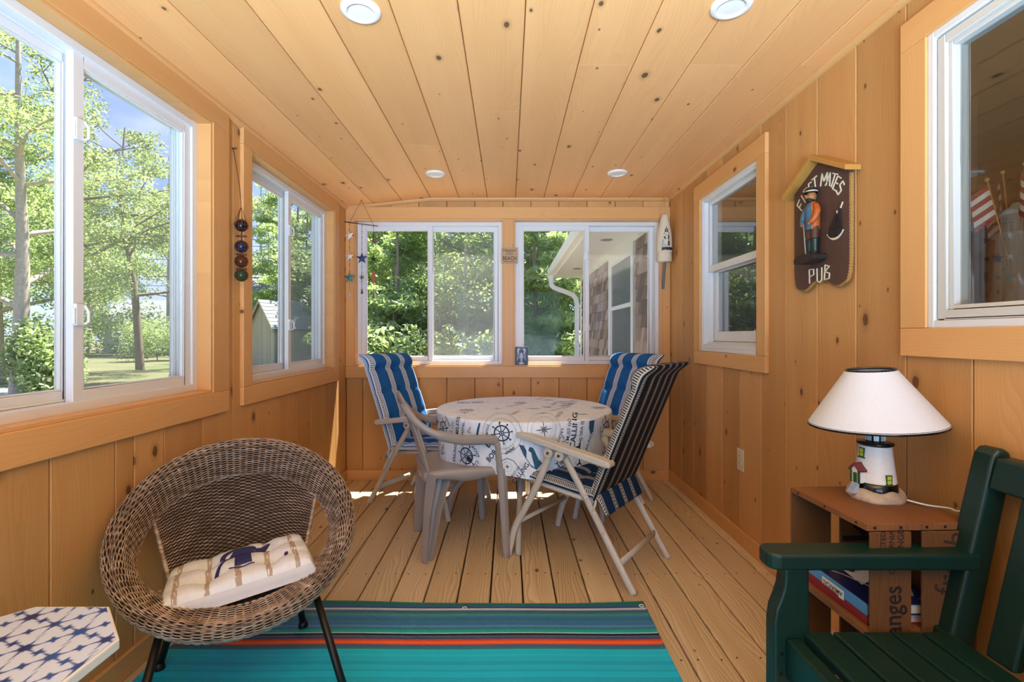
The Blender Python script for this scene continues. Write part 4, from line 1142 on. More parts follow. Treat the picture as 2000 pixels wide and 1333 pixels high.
for j in range(NG + 1):
    for i in range(NG + 1):
        x, y = OA * (2 * i / NG - 1), OA * (2 * j / NG - 1)
        lim = (OA - 0.006) * sqrt(2)
        if abs(x) > OA - 0.006: x = math.copysign(OA - 0.006, x)
        if abs(y) > OA - 0.006: y = math.copysign(OA - 0.006, y)
        s_ = abs(x) + abs(y)
        if s_ > lim: x *= lim / s_; y *= lim / s_
        vs.append((x, y, OZ)); t = shibori(x + 0.02, y)
        c = wht + (blu - wht) * min(1, t * 1.4); c = c + (dk_ - c) * smoothstep(.75, 1, t) * (0.5 + 0.5 * sin(31 * x + 17 * y))
        cols.append(c)
fs = [(j * (NG + 1) + i, j * (NG + 1) + i + 1, (j + 1) * (NG + 1) + i + 1, (j + 1) * (NG + 1) + i) for j in range(NG) for i in range(NG)]
m.add(vs, fs)
mt = NT('tie_dye_print'); vc = mt.n('ShaderNodeVertexColor', layer_name='print')
mt.bsdf(vc.outputs[0], 0.22, Specular_IOR_Level=0.5)
tt = m.build('printed_panel', mt.mat, tp, recalc=False)
ca_ = tt.data.color_attributes.new('print', 'FLOAT_COLOR', 'POINT')
ca_.data.foreach_set('color', np.array(cols, dtype=np.float32).ravel())
m_leg = simple('dark_bronze_leg', '#2b2521', 0.45)
for k in range(4):
    a = pi / 4 + k * pi / 2 + 0.1
    m = MB(); m.tube([(0.10 * cos(a), 0.10 * sin(a), OZ - 0.022), (0.155 * cos(a), 0.155 * sin(a), 0)], [0.015, 0.009], 10); m.build('leg', m_leg, R)
m = MB(); m.tube([(0.115 * cos(pi / 4 * k), 0.115 * sin(pi / 4 * k), OZ - 0.035) for k in range(8)], 0.012, 6, closed=True); m.build('apron', m_wp, R)

# ------------------------------------------------------------------ green slatted armchair
m_gr = simple('dark_green_poly_lumber', '#0d2b25', 0.38, var=0.18, scale=14, bump=0.12)
R = empty('garden_armchair', (0, 0, 0), label='dark green slatted garden armchair in front of the crate', cat='chair')
Y0, Y1 = 0.475, 1.245
def gb(name, a, b, bev=0.006):
    m = MB(); m.box(a, b); return m.build(name, m_gr, R, bevel=bev, seg=2)
for yy in (Y0, Y1):
    n_ = 0.022
    m = MB()
    prof = [(0.762, 0), (0.762, 0.560), (0.700, 0.560), (0.700, 0.535), (0.697, 0.51), (0.688, 0.482), (0.677, 0.455), (0.672, 0.42), (0.672, 0.0)]
    m.prism(prof, lambda u, v, d: (u, d, v), yy - n_, yy + n_); lg = m.build('leg', m_gr, R, bevel=0.006)
    m = MB()
    for zz in (0.345, 0.295):
        m.lathe([(0.005, -0.001), (0.005, 0.002)], seg=8, P=lambda px, py, pz, zz=zz: (0.690 + px, yy - n_ - pz, zz + py), smooth=False)
    m.build('screw_hole', m_blk, lg, kind='stuff')
    # arm board, rounded at its front corners
    m = MB(); y_a, y_b = yy - 0.036, yy + 0.040
    rr_ = 0.028; pl = [(1.185, y_a), (1.185, y_b)]
    pl += [(0.655 + rr_ - rr_ * sin(t), y_b - rr_ + rr_ * cos(t)) for t in [i * pi / 8 for i in range(5)]]
    pl += [(0.655 + rr_ - rr_ * cos(t), y_a + rr_ - rr_ * sin(t)) for t in [i * pi / 8 for i in range(5)]]
    m.prism(pl, lambda u, v, d: (u, v, d), 0.560, 0.602); m.build('armrest', m_gr, R, bevel=0.008, seg=3)
    # leaning back post with a rounded head
    m = MB()
    pp = [(1.100, 0.34), (1.168, 0.34), (1.265, 0.80), (1.268, 0.835), (1.262, 0.855), (1.247, 0.866), (1.232, 0.862), (1.220, 0.848), (1.213, 0.825)]
    m.prism(pp, lambda u, v, d: (u, d, v), yy - 0.030, yy + 0.026); m.build('back_post', m_gr, R, bevel=0.008, seg=3)
    m = MB(); m.prism([(1.095, 0), (1.175, 0), (1.168, 0.40), (1.10, 0.40)], lambda u, v, d: (u, d, v), yy - 0.022 - 0.0, yy + 0.022); m.build('leg', m_gr, R, bevel=0.006)
    gb('side_rail', (0.762, yy - 0.016, 0.285), (1.11, yy + 0.016, 0.372))
gb('front_rail', (0.700, Y0 + 0.023, 0.285), (0.738, Y1 - 0.023, 0.386))
gb('rear_rail', (1.075, Y0 + 0.023, 0.285), (1.105, Y1 - 0.023, 0.375))
for i in range(6):
    x = 0.746 + 0.0752 * i
    if x + .07 > 1.17: break
    w_ = 0.0690 if i < 5 else 0.035
    m = MB(); m.box((x, Y0 - 0.015, 0.374), (x + w_, Y1 - 0.018, 0.400)); m.build('seat_slat', m_gr, R, bevel=0.005, seg=2)
def back_x(z): return 1.100 + (z - 0.34) * (0.113 / 0.485)
for i in range(7):
    yc = Y1 - 0.135 - 0.086 * i
    m = MB(); m.prism([(back_x(0.395) + .012, 0.395), (back_x(0.395) + .036, 0.395), (back_x(0.79) + .036, 0.79), (back_x(0.79) + .012, 0.79)], lambda u, v, d: (u, d, v), yc - 0.033, yc + 0.033); m.build('back_slat', m_gr, R, bevel=0.005)
m = MB(); m.prism([(back_x(0.765) + .002, 0.765), (back_x(0.765) + .048, 0.765), (back_x(0.845) + .048, 0.845), (back_x(0.845) + .002, 0.845)], lambda u, v, d: (u, d, v), Y0 + 0.027, Y1 - 0.031); m.build('top_rail', m_gr, R, bevel=0.008, seg=3)

# ------------------------------------------------------------------ fruit crate used as a stand
cw_z = wood('old_crate_slat', 'x', 'z', (0.17, 0.070, 0.020), (0.065, 0.024, 0.008), knots=0.10, rough=0.6, var=0.18)
cw_y = wood('old_crate_board', 'x', 'y', (0.27, 0.105, 0.033), (0.075, 0.027, 0.010), knots=0.30, rough=0.55, var=0.15, kscale=4.5)
R = empty('fruit_crate', (0.930, 1.252, 0), radians(2.5), label='old brown fruit crate stood on end as a shelf under the lighthouse lamp', cat='crate')
CD, CWd, CH = 0.29, 0.318, 0.66
def cb(name, a, b, mat, bev=0.0015):
    m = MB(); m.box(a, b); return m.build(name, mat, R, bevel=bev)
for nm, z0, z1 in (('end_board', CH - 0.018, CH), ('divider_board', 0.366, 0.385), ('end_board', 0.0, 0.018)):
    for a, b in ((0, 0.150), (0.151, CD)): cb(nm, (a, 0.002, z0), (b, CWd - 0.002, z1), cw_y)
slats = {}
for yy, tg in ((-0.006, 'near'), (CWd, 'far')):
    for a, b in ((0.002, 0.112), (0.142, 0.288)) if tg == 'near' else ((0.002, 0.135), (0.165, 0.288)):
        slats[(tg, a)] = cb('slat', (a, yy, 0.004), (b, yy + 0.006, CH - 0.006 if tg == 'far' else CH - 0.018), cw_z)
cb('back_slat', (CD, 0.002, 0.002), (CD + 0.006, 0.12, CH - 0.002), cw_z); cb('back_slat', (CD, 0.15, 0.002), (CD + 0.006, CWd, CH - 0.002), cw_z)
ink = simple('crate_ink', '#20140d', 0.8, var=0.25, scale=80)
A = Art(); A.text('oranges', (0.060, 0.412), 0.068, pi / 2, 0.012, wid=0.86)
A.text('INSPECTED', (0.035, 0.595), 0.020, pi / 2, 0.01); A.text('CALIFORNIA', (0.058, 0.590), 0.020, pi / 2, 0.01); A.text('ORANGE', (0.082, 0.600), 0.024, pi / 2, 0.012)
A.build('stencil_lettering', ink, lambda x, y, d: (x, -0.0066, y), slats[('near', 0.002)])
A = Art(); A.text('fresh', (0.215, 0.56), 0.085, pi / 2 - .2, 0.0); A.build('stencil_lettering', simple('faded_ink', '#3a2417', 0.8), lambda x, y, d: (x, -0.0066, y), slats[('near', 0.142)])
A = Art(); A.text('Sunkist', (0.225, 0.47), 0.15, pi / 2, 0.01)
A.build('stencil_lettering', ink, lambda x, y, d: (x, CWd - 0.0006, y), slats[('far', 0.165)])
nl = MB()
for a in (0.02, 0.09, 0.16, 0.21, 0.27): nl.lathe([(0.004, 0.0), (0.003, 0.0015)], seg=8, P=lambda px, py, pz, a=a: (a + px, 0.0015 - pz, CH - 0.009 + py), smooth=False)
for a in (0.04, 0.16, 0.28): nl.lathe([(0.004, 0.0), (0.003, 0.0015)], seg=8, P=lambda px, py, pz, a=a: (0.0 - pz, a + px, CH - 0.009 + py), smooth=False)
nl.build('nail', simple('rusty_nail', '#2a1a12', 0.6, 0.5), R, kind='stuff')

def book(loc, rz, L, W_, T, cover, spine, pages, label, art=None):
    B_ = empty('book', loc, rz, label=label, cat='book', group='books inside the crate')
    m = MB(); m.box((0.004, 0.004, 0.003), (W_ - 0.004, L - 0.004, T - 0.003)); m.build('page_block', pages, B_)
    for z0, z1 in ((0, 0.003), (T - 0.003, T)):
        m = MB(); m.box((0, 0, z0), (W_, L, z1)); m.build('cover', cover, B_, bevel=0.001)
    m = MB(); m.box((-0.003, 0, 0), (0.001, L, T)); m.build('spine', spine, B_, bevel=0.001)
    return B_
paper = simple('paper', '#cfc6b4', 0.8); red_c = simple('red_book_cloth', '#8c1f24', 0.5); blue_c = simple('navy_book_cover', '#16235a', 0.35); lb = simple('light_blue_spine', '#4d93c4', 0.45)
book((0.948, 1.275, 0.3855), radians(3), 0.26, 0.200, 0.026, red_c, red_c, paper, 'red book at the bottom of the pile inside the crate')
b2 = book((0.946, 1.272, 0.4120), radians(1.5), 0.265, 0.205, 0.030, blue_c, lb, paper, 'navy book with light blue spine, on top of the red one in the crate')
m = MB(); m.box((-0.0036, 0.085, -0.006), (-0.003, 0.175, 0.020)); lab = m.build('spine_label', simple('cream_label', '#e7e0cf', 0.6), b2)
A = Art(); A.text('AMERICAS', (0.130, 0.007), 0.018, pi, 0.012, wid=0.95); A.build('lettering', simple('black_ink', '#16130f', 0.6), lambda x, y, d: (-0.0040, 2 * 0.130 - x, y), lab)
A = Art(); A.poly([(0.06, 0.10), (0.12, 0.13), (0.16, 0.20), (0.13, 0.21), (0.09, 0.17), (0.07, 0.19)]); A.stroke([(0.02, 0.2), (0.05, 0.16), (0.09, 0.05)], 0.004); A.stroke([(0.15, 0.04), (0.19, 0.10)], 0.012)
A.build('cover_print', simple('white_ink', '#d8dde6', 0.5), lambda x, y, d: (x, y, 0.0306), b2)
A = Art(); A.text('THE', (0.18, 0.018), 0.024, 0, 0.015); A.build('lettering', simple('pale_ink', '#c9cfdb', 0.5), lambda x, y, d: (x, y, 0.0306), b2)

# ------------------------------------------------------------------ lighthouse lamp
LX, LY, LZ = 1.108, 1.462, CH
R = empty('lighthouse_lamp', (LX, LY, LZ), radians(-30), label='lighthouse table lamp with white conical shade trimmed in black, on the crate', cat='lamp')
m_cer = simple('white_glazed_ceramic', '#e6e4e0', 0.18, var=0.02); m_cblk = simple('black_glaze', '#0d0c0d', 0.12); m_red = simple('red_brown_glaze', '#7a3230', 0.25); m_grn = simple('green_glaze', '#2c5a34', 0.25); m_yel = simple('yellow_glaze', '#c9c832', 0.3)
m_rock = simple('speckled_rock_glaze', '#b7a48f', 0.45, var=0.35, scale=70, bump=0.4)
def rockr(a, base): return base * (1 + 0.05 * sin(3 * a + 1) + 0.03 * sin(7 * a))
m = MB(); rows = [(0.0725, 0.0), (0.0745, 0.006), (0.069, 0.018), (0.060, 0.030), (0.045, 0.034)]
vs = [(rockr(2 * pi * k / 36, r) * cos(2 * pi * k / 36), rockr(2 * pi * k / 36, r) * sin(2 * pi * k / 36), z + (0.006 * sin(5 * 2 * pi * k / 36) if 0.01 < z < 0.034 else 0)) for r, z in rows for k in range(36)]
m.add(vs, [(i * 36 + k, i * 36 + (k + 1) % 36, (i + 1) * 36 + (k + 1) % 36, (i + 1) * 36 + k) for i in range(4) for k in range(36)] + [tuple(range(36))[::-1], tuple(range(144, 180))], 0, True); m.build('rock_base', m_rock, R)
m = MB(); m.lathe([(0.0555, 0.022), (0.0565, 0.030), (0.0545, 0.052), (0.052, 0.053)], seg=36); m.build('black_band', m_cblk, R)
prof = []
for i in range(24):
    z = 0.052 + i * 0.0045; r = 0.0530 - (z - 0.052) * 0.118
    prof += [(r + 0.0004, z), (r + 0.0004, z + 0.0038), (r - 0.0005, z + 0.0041)]
m = MB(); m.lathe(prof, seg=36); m.build('tower', m_cer, R)
m = MB(); m.lathe([(0.036, 0.158), (0.046, 0.162), (0.0475, 0.166), (0.046, 0.170), (0.030, 0.172)], seg=32); m.build('gallery', m_cblk, R)
m = MB(); m.lathe([(0.025, 0.170), (0.025, 0.173), (0.023, 0.174), (0.023, 0.206), (0.0275, 0.207), (0.0275, 0.216), (0.012, 0.226), (0.006, 0.24)], seg=20); ln = m.build('lantern_room', m_cblk, R)
m_pane = simple('pale_lantern_pane', '#a9bcc4', 0.2)
for k in range(8):
    a = 2 * pi * k / 8
    m = MB(); m.prism([(-0.0065, 0.175), (0.0065, 0.175), (0.0065, 0.192), (-0.0065, 0.192)], lambda u, v, d, a=a: ((0.0233 + d) * cos(a) - u * sin(a), (0.0233 + d) * sin(a) + u * cos(a), v), -0.001, 0.0012); m.build('pane', m_pane, ln)
def on_tower(a, z, r): return lambda u, v, d: ((r + d) * cos(a) - u * sin(a), (r + d) * sin(a) + u * cos(a), z + v)
def lw(a, z, r):
    P = on_tower(a, z, r)
    m = MB(); m.prism([(-0.009, -0.014), (0.009, -0.014), (0.009, 0.014), (-0.009, 0.014)], P, -0.004, 0.002); m.prism([(-0.012, -0.017), (0.012, -0.017), (0.012, -0.013), (-0.012, -0.013)], P, -0.004, 0.004)
    w_ = m.build('window', m_grn, R)
    m = MB(); m.prism([(-0.006, -0.011), (0.006, -0.011), (0.006, -0.001), (-0.006, -0.001)], P, 0.001, 0.0026); m.prism([(-0.006, 0.001), (0.006, 0.001), (0.006, 0.011), (-0.006, 0.011)], P, 0.001, 0.0026); m.build('pane', m_yel, w_)
CA = radians(-120 + 30)           # the side of the tower that faces the room, in the lamp's own turn
lw(CA - 0.95, 0.139, 0.0428); lw(CA + 0.55, 0.068, 0.0512)
a0 = CA - 0.90
P = on_tower(a0, 0.050, 0.044)
m = MB(); m.prism([(-0.013, 0), (0.013, 0), (0.013, 0.038), (0, 0.054), (-0.013, 0.038)], P, 0, 0.024); hut = m.build('porch_hut', m_cer, R)
m = MB(); m.prism([(-0.019, 0.034), (0, 0.054), (0.019, 0.034), (0.019, 0.039), (0, 0.060), (-0.019, 0.039)], P, 0, 0.030); m.build('roof', m_red, hut)
m = MB(); m.prism([(-0.006, 0), (0.006, 0), (0.006, 0.030), (-0.006, 0.030)], P, 0.020, 0.0255); m.build('door', m_grn, hut)
for q in (-0.013, 0.013): MB().prism([(q - .0022, 0), (q + .0022, 0), (q + .0022, 0.037), (q - .0022, 0.037)], P, 0.022, 0.027).build('post', m_grn, hut)
m = MB()
for k in range(5): m.prism([(-0.010, -0.006 * k - 0.006), (0.010, -0.006 * k - 0.006), (0.010, -0.006 * k), (-0.010, -0.006 * k)], P, 0.02, 0.027 + 0.004 * k)
m.build('steps', simple('pale_blue_glaze', '#a9b4c6', 0.3), hut)
SH = empty('lamp_shade', (0.0, 0.0, 0.0)); SH.parent = R
tl = Matrix.Rotation(radians(4.5), 4, Vector((cos(radians(-60)), sin(radians(-60)), 0)))
def shp(x, y, z):
    v = tl @ Vector((x, y, z - 0.21)); return (v.x, v.y, v.z + 0.21)
m_shade = NT('white_linen_shade'); sn = m_shade.noise(m_shade.n('ShaderNodeMapping', {0: m_shade.obj(), 'Scale': (300, 300, 120)}).outputs[0], 1.0, 2)
m_shade = m_shade.bsdf(m_shade.mix(sn, lin('#d0d5e0'), lin('#dde2ec')), 0.8, bump=sn, strength=0.1, dist=0.001)
m = MB(); m.lathe([(0.172, 0.228), (0.063, 0.388)], seg=56, P=shp, caps=False); m.lathe([(0.1705, 0.228), (0.0615, 0.388)], seg=56, P=shp, caps=False); m.build('shade_cloth', m_shade, SH, recalc=False)
m = MB(); m.lathe([(0.1715, 0.223), (0.1745, 0.223), (0.1705, 0.2305), (0.1690, 0.2305)], seg=56, P=shp, caps=False); m.build('black_trim', m_cblk, SH)
m = MB(); m.lathe([(0.0655, 0.383), (0.0635, 0.390), (0.0615, 0.390), (0.0635, 0.383)], seg=40, P=shp, caps=False); m.build('black_trim', m_cblk, SH)
m = MB(); m.tube([shp(0, 0, 0.235), shp(0, 0, 0.372)], 0.003, 6)
for k in range(3): m.tube([shp(0, 0, 0.372), shp(0.062 * cos(k * 2.09), 0.062 * sin(k * 2.09), 0.381)], 0.0015, 5)
m.build('harp', m_steel, SH)
m = MB(); m.sphere((0, 0, 0.275), (0.026, 0.026, 0.036), 14, 8); m.lathe([(0.013, 0.225), (0.014, 0.25)], seg=12); m.build('bulb', m_pane, R)
cd = [(LX + 0.055, LY - 0.05, LZ + 0.01), (LX + 0.09, LY - 0.075, LZ + 0.004), (LX + 0.13, LY - 0.10, LZ + 0.004), (1.240, 1.345, LZ + 0.003), (1.262, 1.335, LZ - 0.02), (1.264, 1.33, 0.45), (1.262, 1.30, 0.05)]
m = MB(); m.tube(catmull(cd, 6), 0.003, 6); m.build('lamp_cord', simple('white_cord', '#d8d6d0', 0.5), label='thin white lamp cord running off the back of the crate', cat='cord')

# ------------------------------------------------------------------ outlet
R = empty('wall_outlet', (XR, 2.672, 0.464), label='ivory electrical outlet on the house wall near the floor', cat='outlet')
m_iv = simple('ivory_plastic', '#d8cfb4', 0.4)
m = MB(); m.box((-0.006, -0.037, -0.060), (0, 0.037, 0.060)); pl_ = m.build('cover_plate', m_iv, R, bevel=0.003)
for z in (-0.021, 0.021):
    m = MB(); m.prism([(0.016 * cos(q * pi / 8), z + 0.0155 * sin(q * pi / 8) * (1 if abs(sin(q * pi / 8)) < .9 else .9)) for q in range(16)], lambda u, v, d: (-d, u, v), 0.005, 0.0085); rc = m.build('receptacle', m_iv, pl_)
for z in (-0.021, 0.021):
    m = MB()
    for y in (-0.006, 0.006): m.box((-0.0092, y - 0.001, z - 0.001), (-0.0084, y + 0.001, z + 0.007))
    m.box((-0.0092, -0.002, z - 0.010), (-0.0084, 0.002, z - 0.006)); m.build('socket_slot', M['gasket'], pl_)
# ------------------------------------------------------------------ carved pub sign on the house wall
U0 = -1.965; BZ0 = 1.343
R = empty('pub_sign', (0, 0, 0), label='brown carved wooden pub sign with a sailor figure and rope edge, on the house wall', cat='sign')
m_brn = wood('stained_sign_board', 'y', 'z', (0.105, 0.052, 0.038), (0.055, 0.028, 0.022), knots=0.0, rough=0.6, var=0.1)
m_yb = simple('yellow_batten', '#b8853f', 0.6, var=0.15, scale=40); m_rope = simple('hemp_rope', '#a2773f', 0.8, var=0.2, scale=120, bump=0.3); m_cream = simple('cream_paint', '#e3d6bd', 0.6, var=0.05)
HW = 0.1725
def s_top(a): return 1.862 - abs(a) * (1.862 - 1.772) / HW
def s_bot(a):
    t = abs(a) / HW
    if t > 0.86: return BZ0 + 0.012 + 0.085 * (1 - sqrt(max(0, 1 - ((t - 0.86) / 0.14) ** 2)))
    return BZ0 + 0.010 - 0.010 * cos(pi * (t - 0.62) / 0.40) + (0.018 * (0.5 + 0.5 * cos(pi * t / 0.45)) if t < 0.45 else 0)
cuts = [-HW, -0.058, 0.052, HW]
for a, b in zip(cuts[:-1], cuts[1:]):
    n = 24; xs = [a + 0.0007 + (b - a - 0.0014) * i / n for i in range(n + 1)]
    poly = [(U0 + x, s_bot(x)) for x in xs] + [(U0 + x, s_top(x)) for x in reversed(xs)]
    m = MB(); m.prism(poly, FR, -0.004, -0.022); m.build('plank', m_brn, R, bevel=0.001)
for s in (-1, 1):
    m = MB(); e_ = 0.035
    poly = [(U0, 1.862), (U0 + s * (HW + e_), 1.772 - e_ * .52), (U0 + s * (HW + e_), 1.772 - e_ * .52 + 0.020), (U0, 1.884)]
    m.prism(poly, FR, -0.002, -0.062); m.build('roof_batten', m_yb, R, bevel=0.0015)
path = []
for i in range(20): path.append((HW, 1.755 - (1.755 - s_bot(HW)) * i / 19))
path += [(x, s_bot(x)) for x in [HW - (2 * HW) * i / 70 for i in range(1, 70)]]
for i in range(20): path.append((-HW, s_bot(-HW) + (1.745 - s_bot(-HW)) * i / 19))
fine = []; prev = None
for p, q in zip(path[:-1], path[1:]):
    d = math.dist(p, q); k_ = max(1, int(d / 0.0035))
    fine += [(p[0] + (q[0] - p[0]) * i / k_, p[1] + (q[1] - p[1]) * i / k_) for i in range(k_)]
rp = MB()
for st in range(3):
    pts = []; L = 0
    for i, p in enumerate(fine):
        if i: L += math.dist(p, fine[i - 1])
        q = fine[min(i + 1, len(fine) - 1)]; r_ = fine[max(i - 1, 0)]; t = Vector((q[0] - r_[0], q[1] - r_[1])); t = t.normalized() if t.length else Vector((1, 0))
        a = L / 0.034 * 2 * pi + st * 2.094
        pts.append(FR(U0 + p[0] - t.y * 0.0042 * cos(a) , p[1] + t.x * 0.0042 * cos(a), -0.014 + 0.0042 * sin(a)))
    rp.tube(pts, 0.0046, 6)
rp.build('rope', m_rope, R)
ST = {'F': [[(0, 0), (0, 1)], [(0, 1), (.55, 1.02)], [(0, .55), (.4, .56)]], 'I': [[(0.25, 0), (0.25, 1)]], 'R': [[(0, 0), (0, 1)], [(0, 1), (.5, .9)], [(.5, .9), (.48, .58)], [(.48, .58), (0, .48)], [(.1, .48), (.55, 0)]],
      'S': [[(.5, .9), (.12, 1)], [(.12, 1), (.05, .62)], [(.05, .62), (.5, .42)], [(.5, .42), (.42, .02)], [(.42, .02), (.02, .1)]], 'T': [[(.28, 0), (.28, 1)], [(-.05, 1), (.6, 1.03)]], 'M': [[(0, 0), (.02, 1)], [(.02, 1), (.36, .35)], [(.36, .35), (.68, 1)], [(.68, 1), (.72, 0)]],
      'A': [[(0, 0), (.28, 1)], [(.28, 1), (.56, 0)], [(.1, .38), (.46, .4)]], 'E': [[(0, 0), (0, 1)], [(0, 1), (.48, 1)], [(0, .52), (.4, .52)], [(0, 0), (.5, .02)]], 'P': [[(0, 0), (0, 1)], [(0, 1), (.5, .95)], [(.5, .95), (.5, .55)], [(.5, .55), (0, .48)]],
      'U': [[(0, 1), (.02, .12)], [(.02, .12), (.28, -.02)], [(.28, -.02), (.52, .15)], [(.52, .15), (.52, 1)]], 'B': [[(0, 0), (0, 1)], [(0, 1), (.45, .88)], [(.45, .88), (.02, .55)], [(.02, .55), (.52, .4)], [(.52, .4), (.48, .05)], [(.48, .05), (0, 0)]]}
def stick(body, place, size, wd):
    a = Art()
    for ch, (cx, cy, rot) in zip(body, place):
        if ch == ' ': continue
        w_ = 0.72 if ch == 'M' else 0.52
        for s_ in ST[ch]:
            pp = [((x - w_ / 2) * size, (y - .5) * size) for x, y in s_]
            a.stroke([(cx + x * cos(rot) - y * sin(rot), cy + x * sin(rot) + y * cos(rot)) for x, y in pp], wd, step=0.02)
    return a
word = 'FIRST MATES'
pl = []
for i in range(len(word)):
    t = (i - 5) / 5; a = t * 0.97
    pl.append((U0 + 0.002 + 0.150 * sin(a) * 1.0, 1.626 + 0.152 * cos(a), -a * 0.85))
PSg = lambda x, y, d: FR(x, y, -0.0222 - d)
stick(word, pl, 0.050, 0.0045).build('raised_lettering', m_cream, PSg, R, thick=0.003)
stick('PUB', [(U0 - 0.048, 1.398, 0.05), (U0 + 0.002, 1.396, 0), (U0 + 0.050, 1.402, -0.08)], 0.058, 0.0042).build('raised_lettering', m_cream, PSg, R, thick=0.003)
# small painted sailing boat
A = Art(); bx_, bz_ = U0 + 0.098, 1.530
A.stroke([(bx_ - 0.046 + 0.092 * i / 12, bz_ + 0.026 * ((i - 6) / 6) ** 2 - 0.006) for i in range(13)], lambda t: 0.003 + 0.005 * sin(pi * t)); A.stroke([(bx_ + 0.03, bz_ + 0.105), (bx_ + 0.042, bz_ + 0.125)], 0.003); A.stroke([(bx_ + 0.0, bz_ + 0.075), (bx_ + 0.012, bz_ + 0.10)], 0.003); A.stroke([(bx_ - 0.004, bz_ + 0.07), (bx_ + 0.004, bz_ + 0.083)], 0.003)
A.build('raised_boat_trim', m_cream, PSg, R, thick=0.004)
A = Art(); A.poly([(bx_ - 0.036, bz_ + 0.012), (bx_ - 0.02, bz_ + 0.001), (bx_ + 0.02, bz_ + 0.001), (bx_ + 0.04, bz_ + 0.013), (bx_ + 0.037, bz_ + 0.03), (bx_ - 0.034, bz_ + 0.03)]); A.poly([(bx_ - 0.034, bz_ + 0.034), (bx_ + 0.004, bz_ + 0.034), (bx_ + 0.004, bz_ + 0.085)]); A.poly([(bx_ + 0.010, bz_ + 0.034), (bx_ + 0.036, bz_ + 0.036), (bx_ + 0.030, bz_ + 0.110)])
A.stroke([(bx_ + 0.007, bz_ + 0.03), (bx_ + 0.007, bz_ + 0.10)], 0.004)
A.build('carved_boat', simple('dark_carved_wood', '#1d1416', 0.6, var=0.2), PSg, R, thick=0.006)
# signal flags behind the figure
for dz, cl, nm in ((0.128, '#e6dcc2', 'cream'), (0.078, '#d9b95c', 'yellow'), (0.030, '#e6dcc2', 'cream')):
    m = MB(); m.prism([(U0 - 0.082, 1.485 + dz), (U0 - 0.046, 1.492 + dz), (U0 - 0.050, 1.462 + dz), (U0 - 0.066, 1.452 + dz), (U0 - 0.078, 1.456 + dz)], FR, -0.022, -0.030); m.build('signal_flag', simple(nm + '_flag_paint', cl, 0.6), R, bevel=0.001)
# the carved sailor: one lathed and swept body
fx, fz = U0 - 0.012, 1.474
def FS(x, y, z): return FR(fx + x, fz + z, -0.042 - y)       # x along the wall, y out of it, z up
m = MB(); poly = [(-.075, 0), (-.07, -.018), (-.03, -.022), (.02, -.021), (.058, -.012), (.066, 0), (.05, .012), (-.05, .014)]
m.prism(poly, lambda u, v, d: FR(fx + u, fz + v - 0.006, d), -0.020, -0.078); base = m.build('figure_base', simple('dark_carved_base', '#2c1d1c', 0.7, var=0.25, scale=60), R, bevel=0.003)
m_navyc = simple('blue_carved_coat', '#46687e', 0.55, var=0.2, scale=50); m_orc = simple('orange_carved_coat', '#b0561b', 0.5, var=0.15, scale=50); m_trs = simple('brown_trousers', '#4a2a1c', 0.6); m_boot = simple('dark_boots', '#10201c', 0.4); m_skin = simple('carved_skin', '#9c6a3e', 0.55); m_beard = simple('dark_beard', '#1c1512', 0.7)
def blob(name, pts, ra, rb, mat, par=R):
    m = MB(); m.tube([FS(*p) for p in catmull(pts, 4)], interp(ra, (len(pts) - 1) * 4 + 1), 12, rb=interp(rb, (len(pts) - 1) * 4 + 1), up=(0, 1, 0)); return m.build(name, mat, par)
def interp(r, n):
    out = []
    for i in range(n):
        k = i / (n - 1) * (len(r) - 1); j = min(int(k), len(r) - 2); out.append(r[j] + (r[j + 1] - r[j]) * (k - j))
    return out
body = MB()
coat = [(0.0, 0.0, 0.108), (0.0, 0.0, 0.128), (0.0, 0.0, 0.165), (0.0, 0.002, 0.195), (0.0, 0.002, 0.213), (0.0, 0.002, 0.224)]
pts = catmull(coat, 4); ra, rb = interp([0.030, 0.031, 0.031, 0.033, 0.024, 0.010], len(pts)), interp([0.024, 0.024, 0.024, 0.024, 0.018, 0.010], len(pts))
for side, mt_, nm in ((1, m_orc, 'coat'), (-1, m_navyc, 'coat')):
    vs = []; n = len(pts); sg = 10
    for i, p in enumerate(pts):
        for k in range(sg + 1):
            a = -pi / 2 + (pi - side * 0.75) * k / sg
            vs.append(FS(p.x + side * ra[i] * cos(a), p.y + rb[i] * sin(a), p.z))
    m = MB(); m.add(vs, [(i * (sg + 1) + k, i * (sg + 1) + k + 1, (i + 1) * (sg + 1) + k + 1, (i + 1) * (sg + 1) + k) for i in range(n - 1) for k in range(sg)], 0, True)
    m.build(nm, mt_, R, label='orange side of the carved coat' if side == 1 else 'blue side of the carved coat')
    blob('sleeve', [(side * 0.026, 0.004, 0.205), (side * 0.042, 0.008, 0.178), (side * 0.040, 0.016, 0.150), (side * 0.026, 0.026, 0.132)], [0.011, 0.013, 0.011, 0.009], [0.011, 0.013, 0.011, 0.009], mt_)
    blob('hand', [(side * 0.028, 0.025, 0.134), (side * 0.020, 0.030, 0.128)], [0.008, 0.006], [0.007, 0.006], m_skin)
    blob('trouser_leg', [(side * 0.014, 0.0, 0.118), (side * 0.016, 0.002, 0.085), (side * 0.016, 0.002, 0.062)], [0.017, 0.015, 0.013], [0.018, 0.015, 0.014], m_trs)
    blob('boot', [(side * 0.016, 0.002, 0.070), (side * 0.017, 0.002, 0.040), (side * 0.017, 0.002, 0.016), (side * 0.018, 0.014, 0.012)], [0.018, 0.014, 0.013, 0.010], [0.018, 0.014, 0.014, 0.011], m_boot)
m = MB(); m.sphere(FS(0, 0.006, 0.244), (0.019, 0.019, 0.023), 16, 10); m.sphere(FS(0, 0.026, 0.243), (0.005, 0.004, 0.006), 8, 5); hd = m.build('head', m_skin, R)
m = MB()
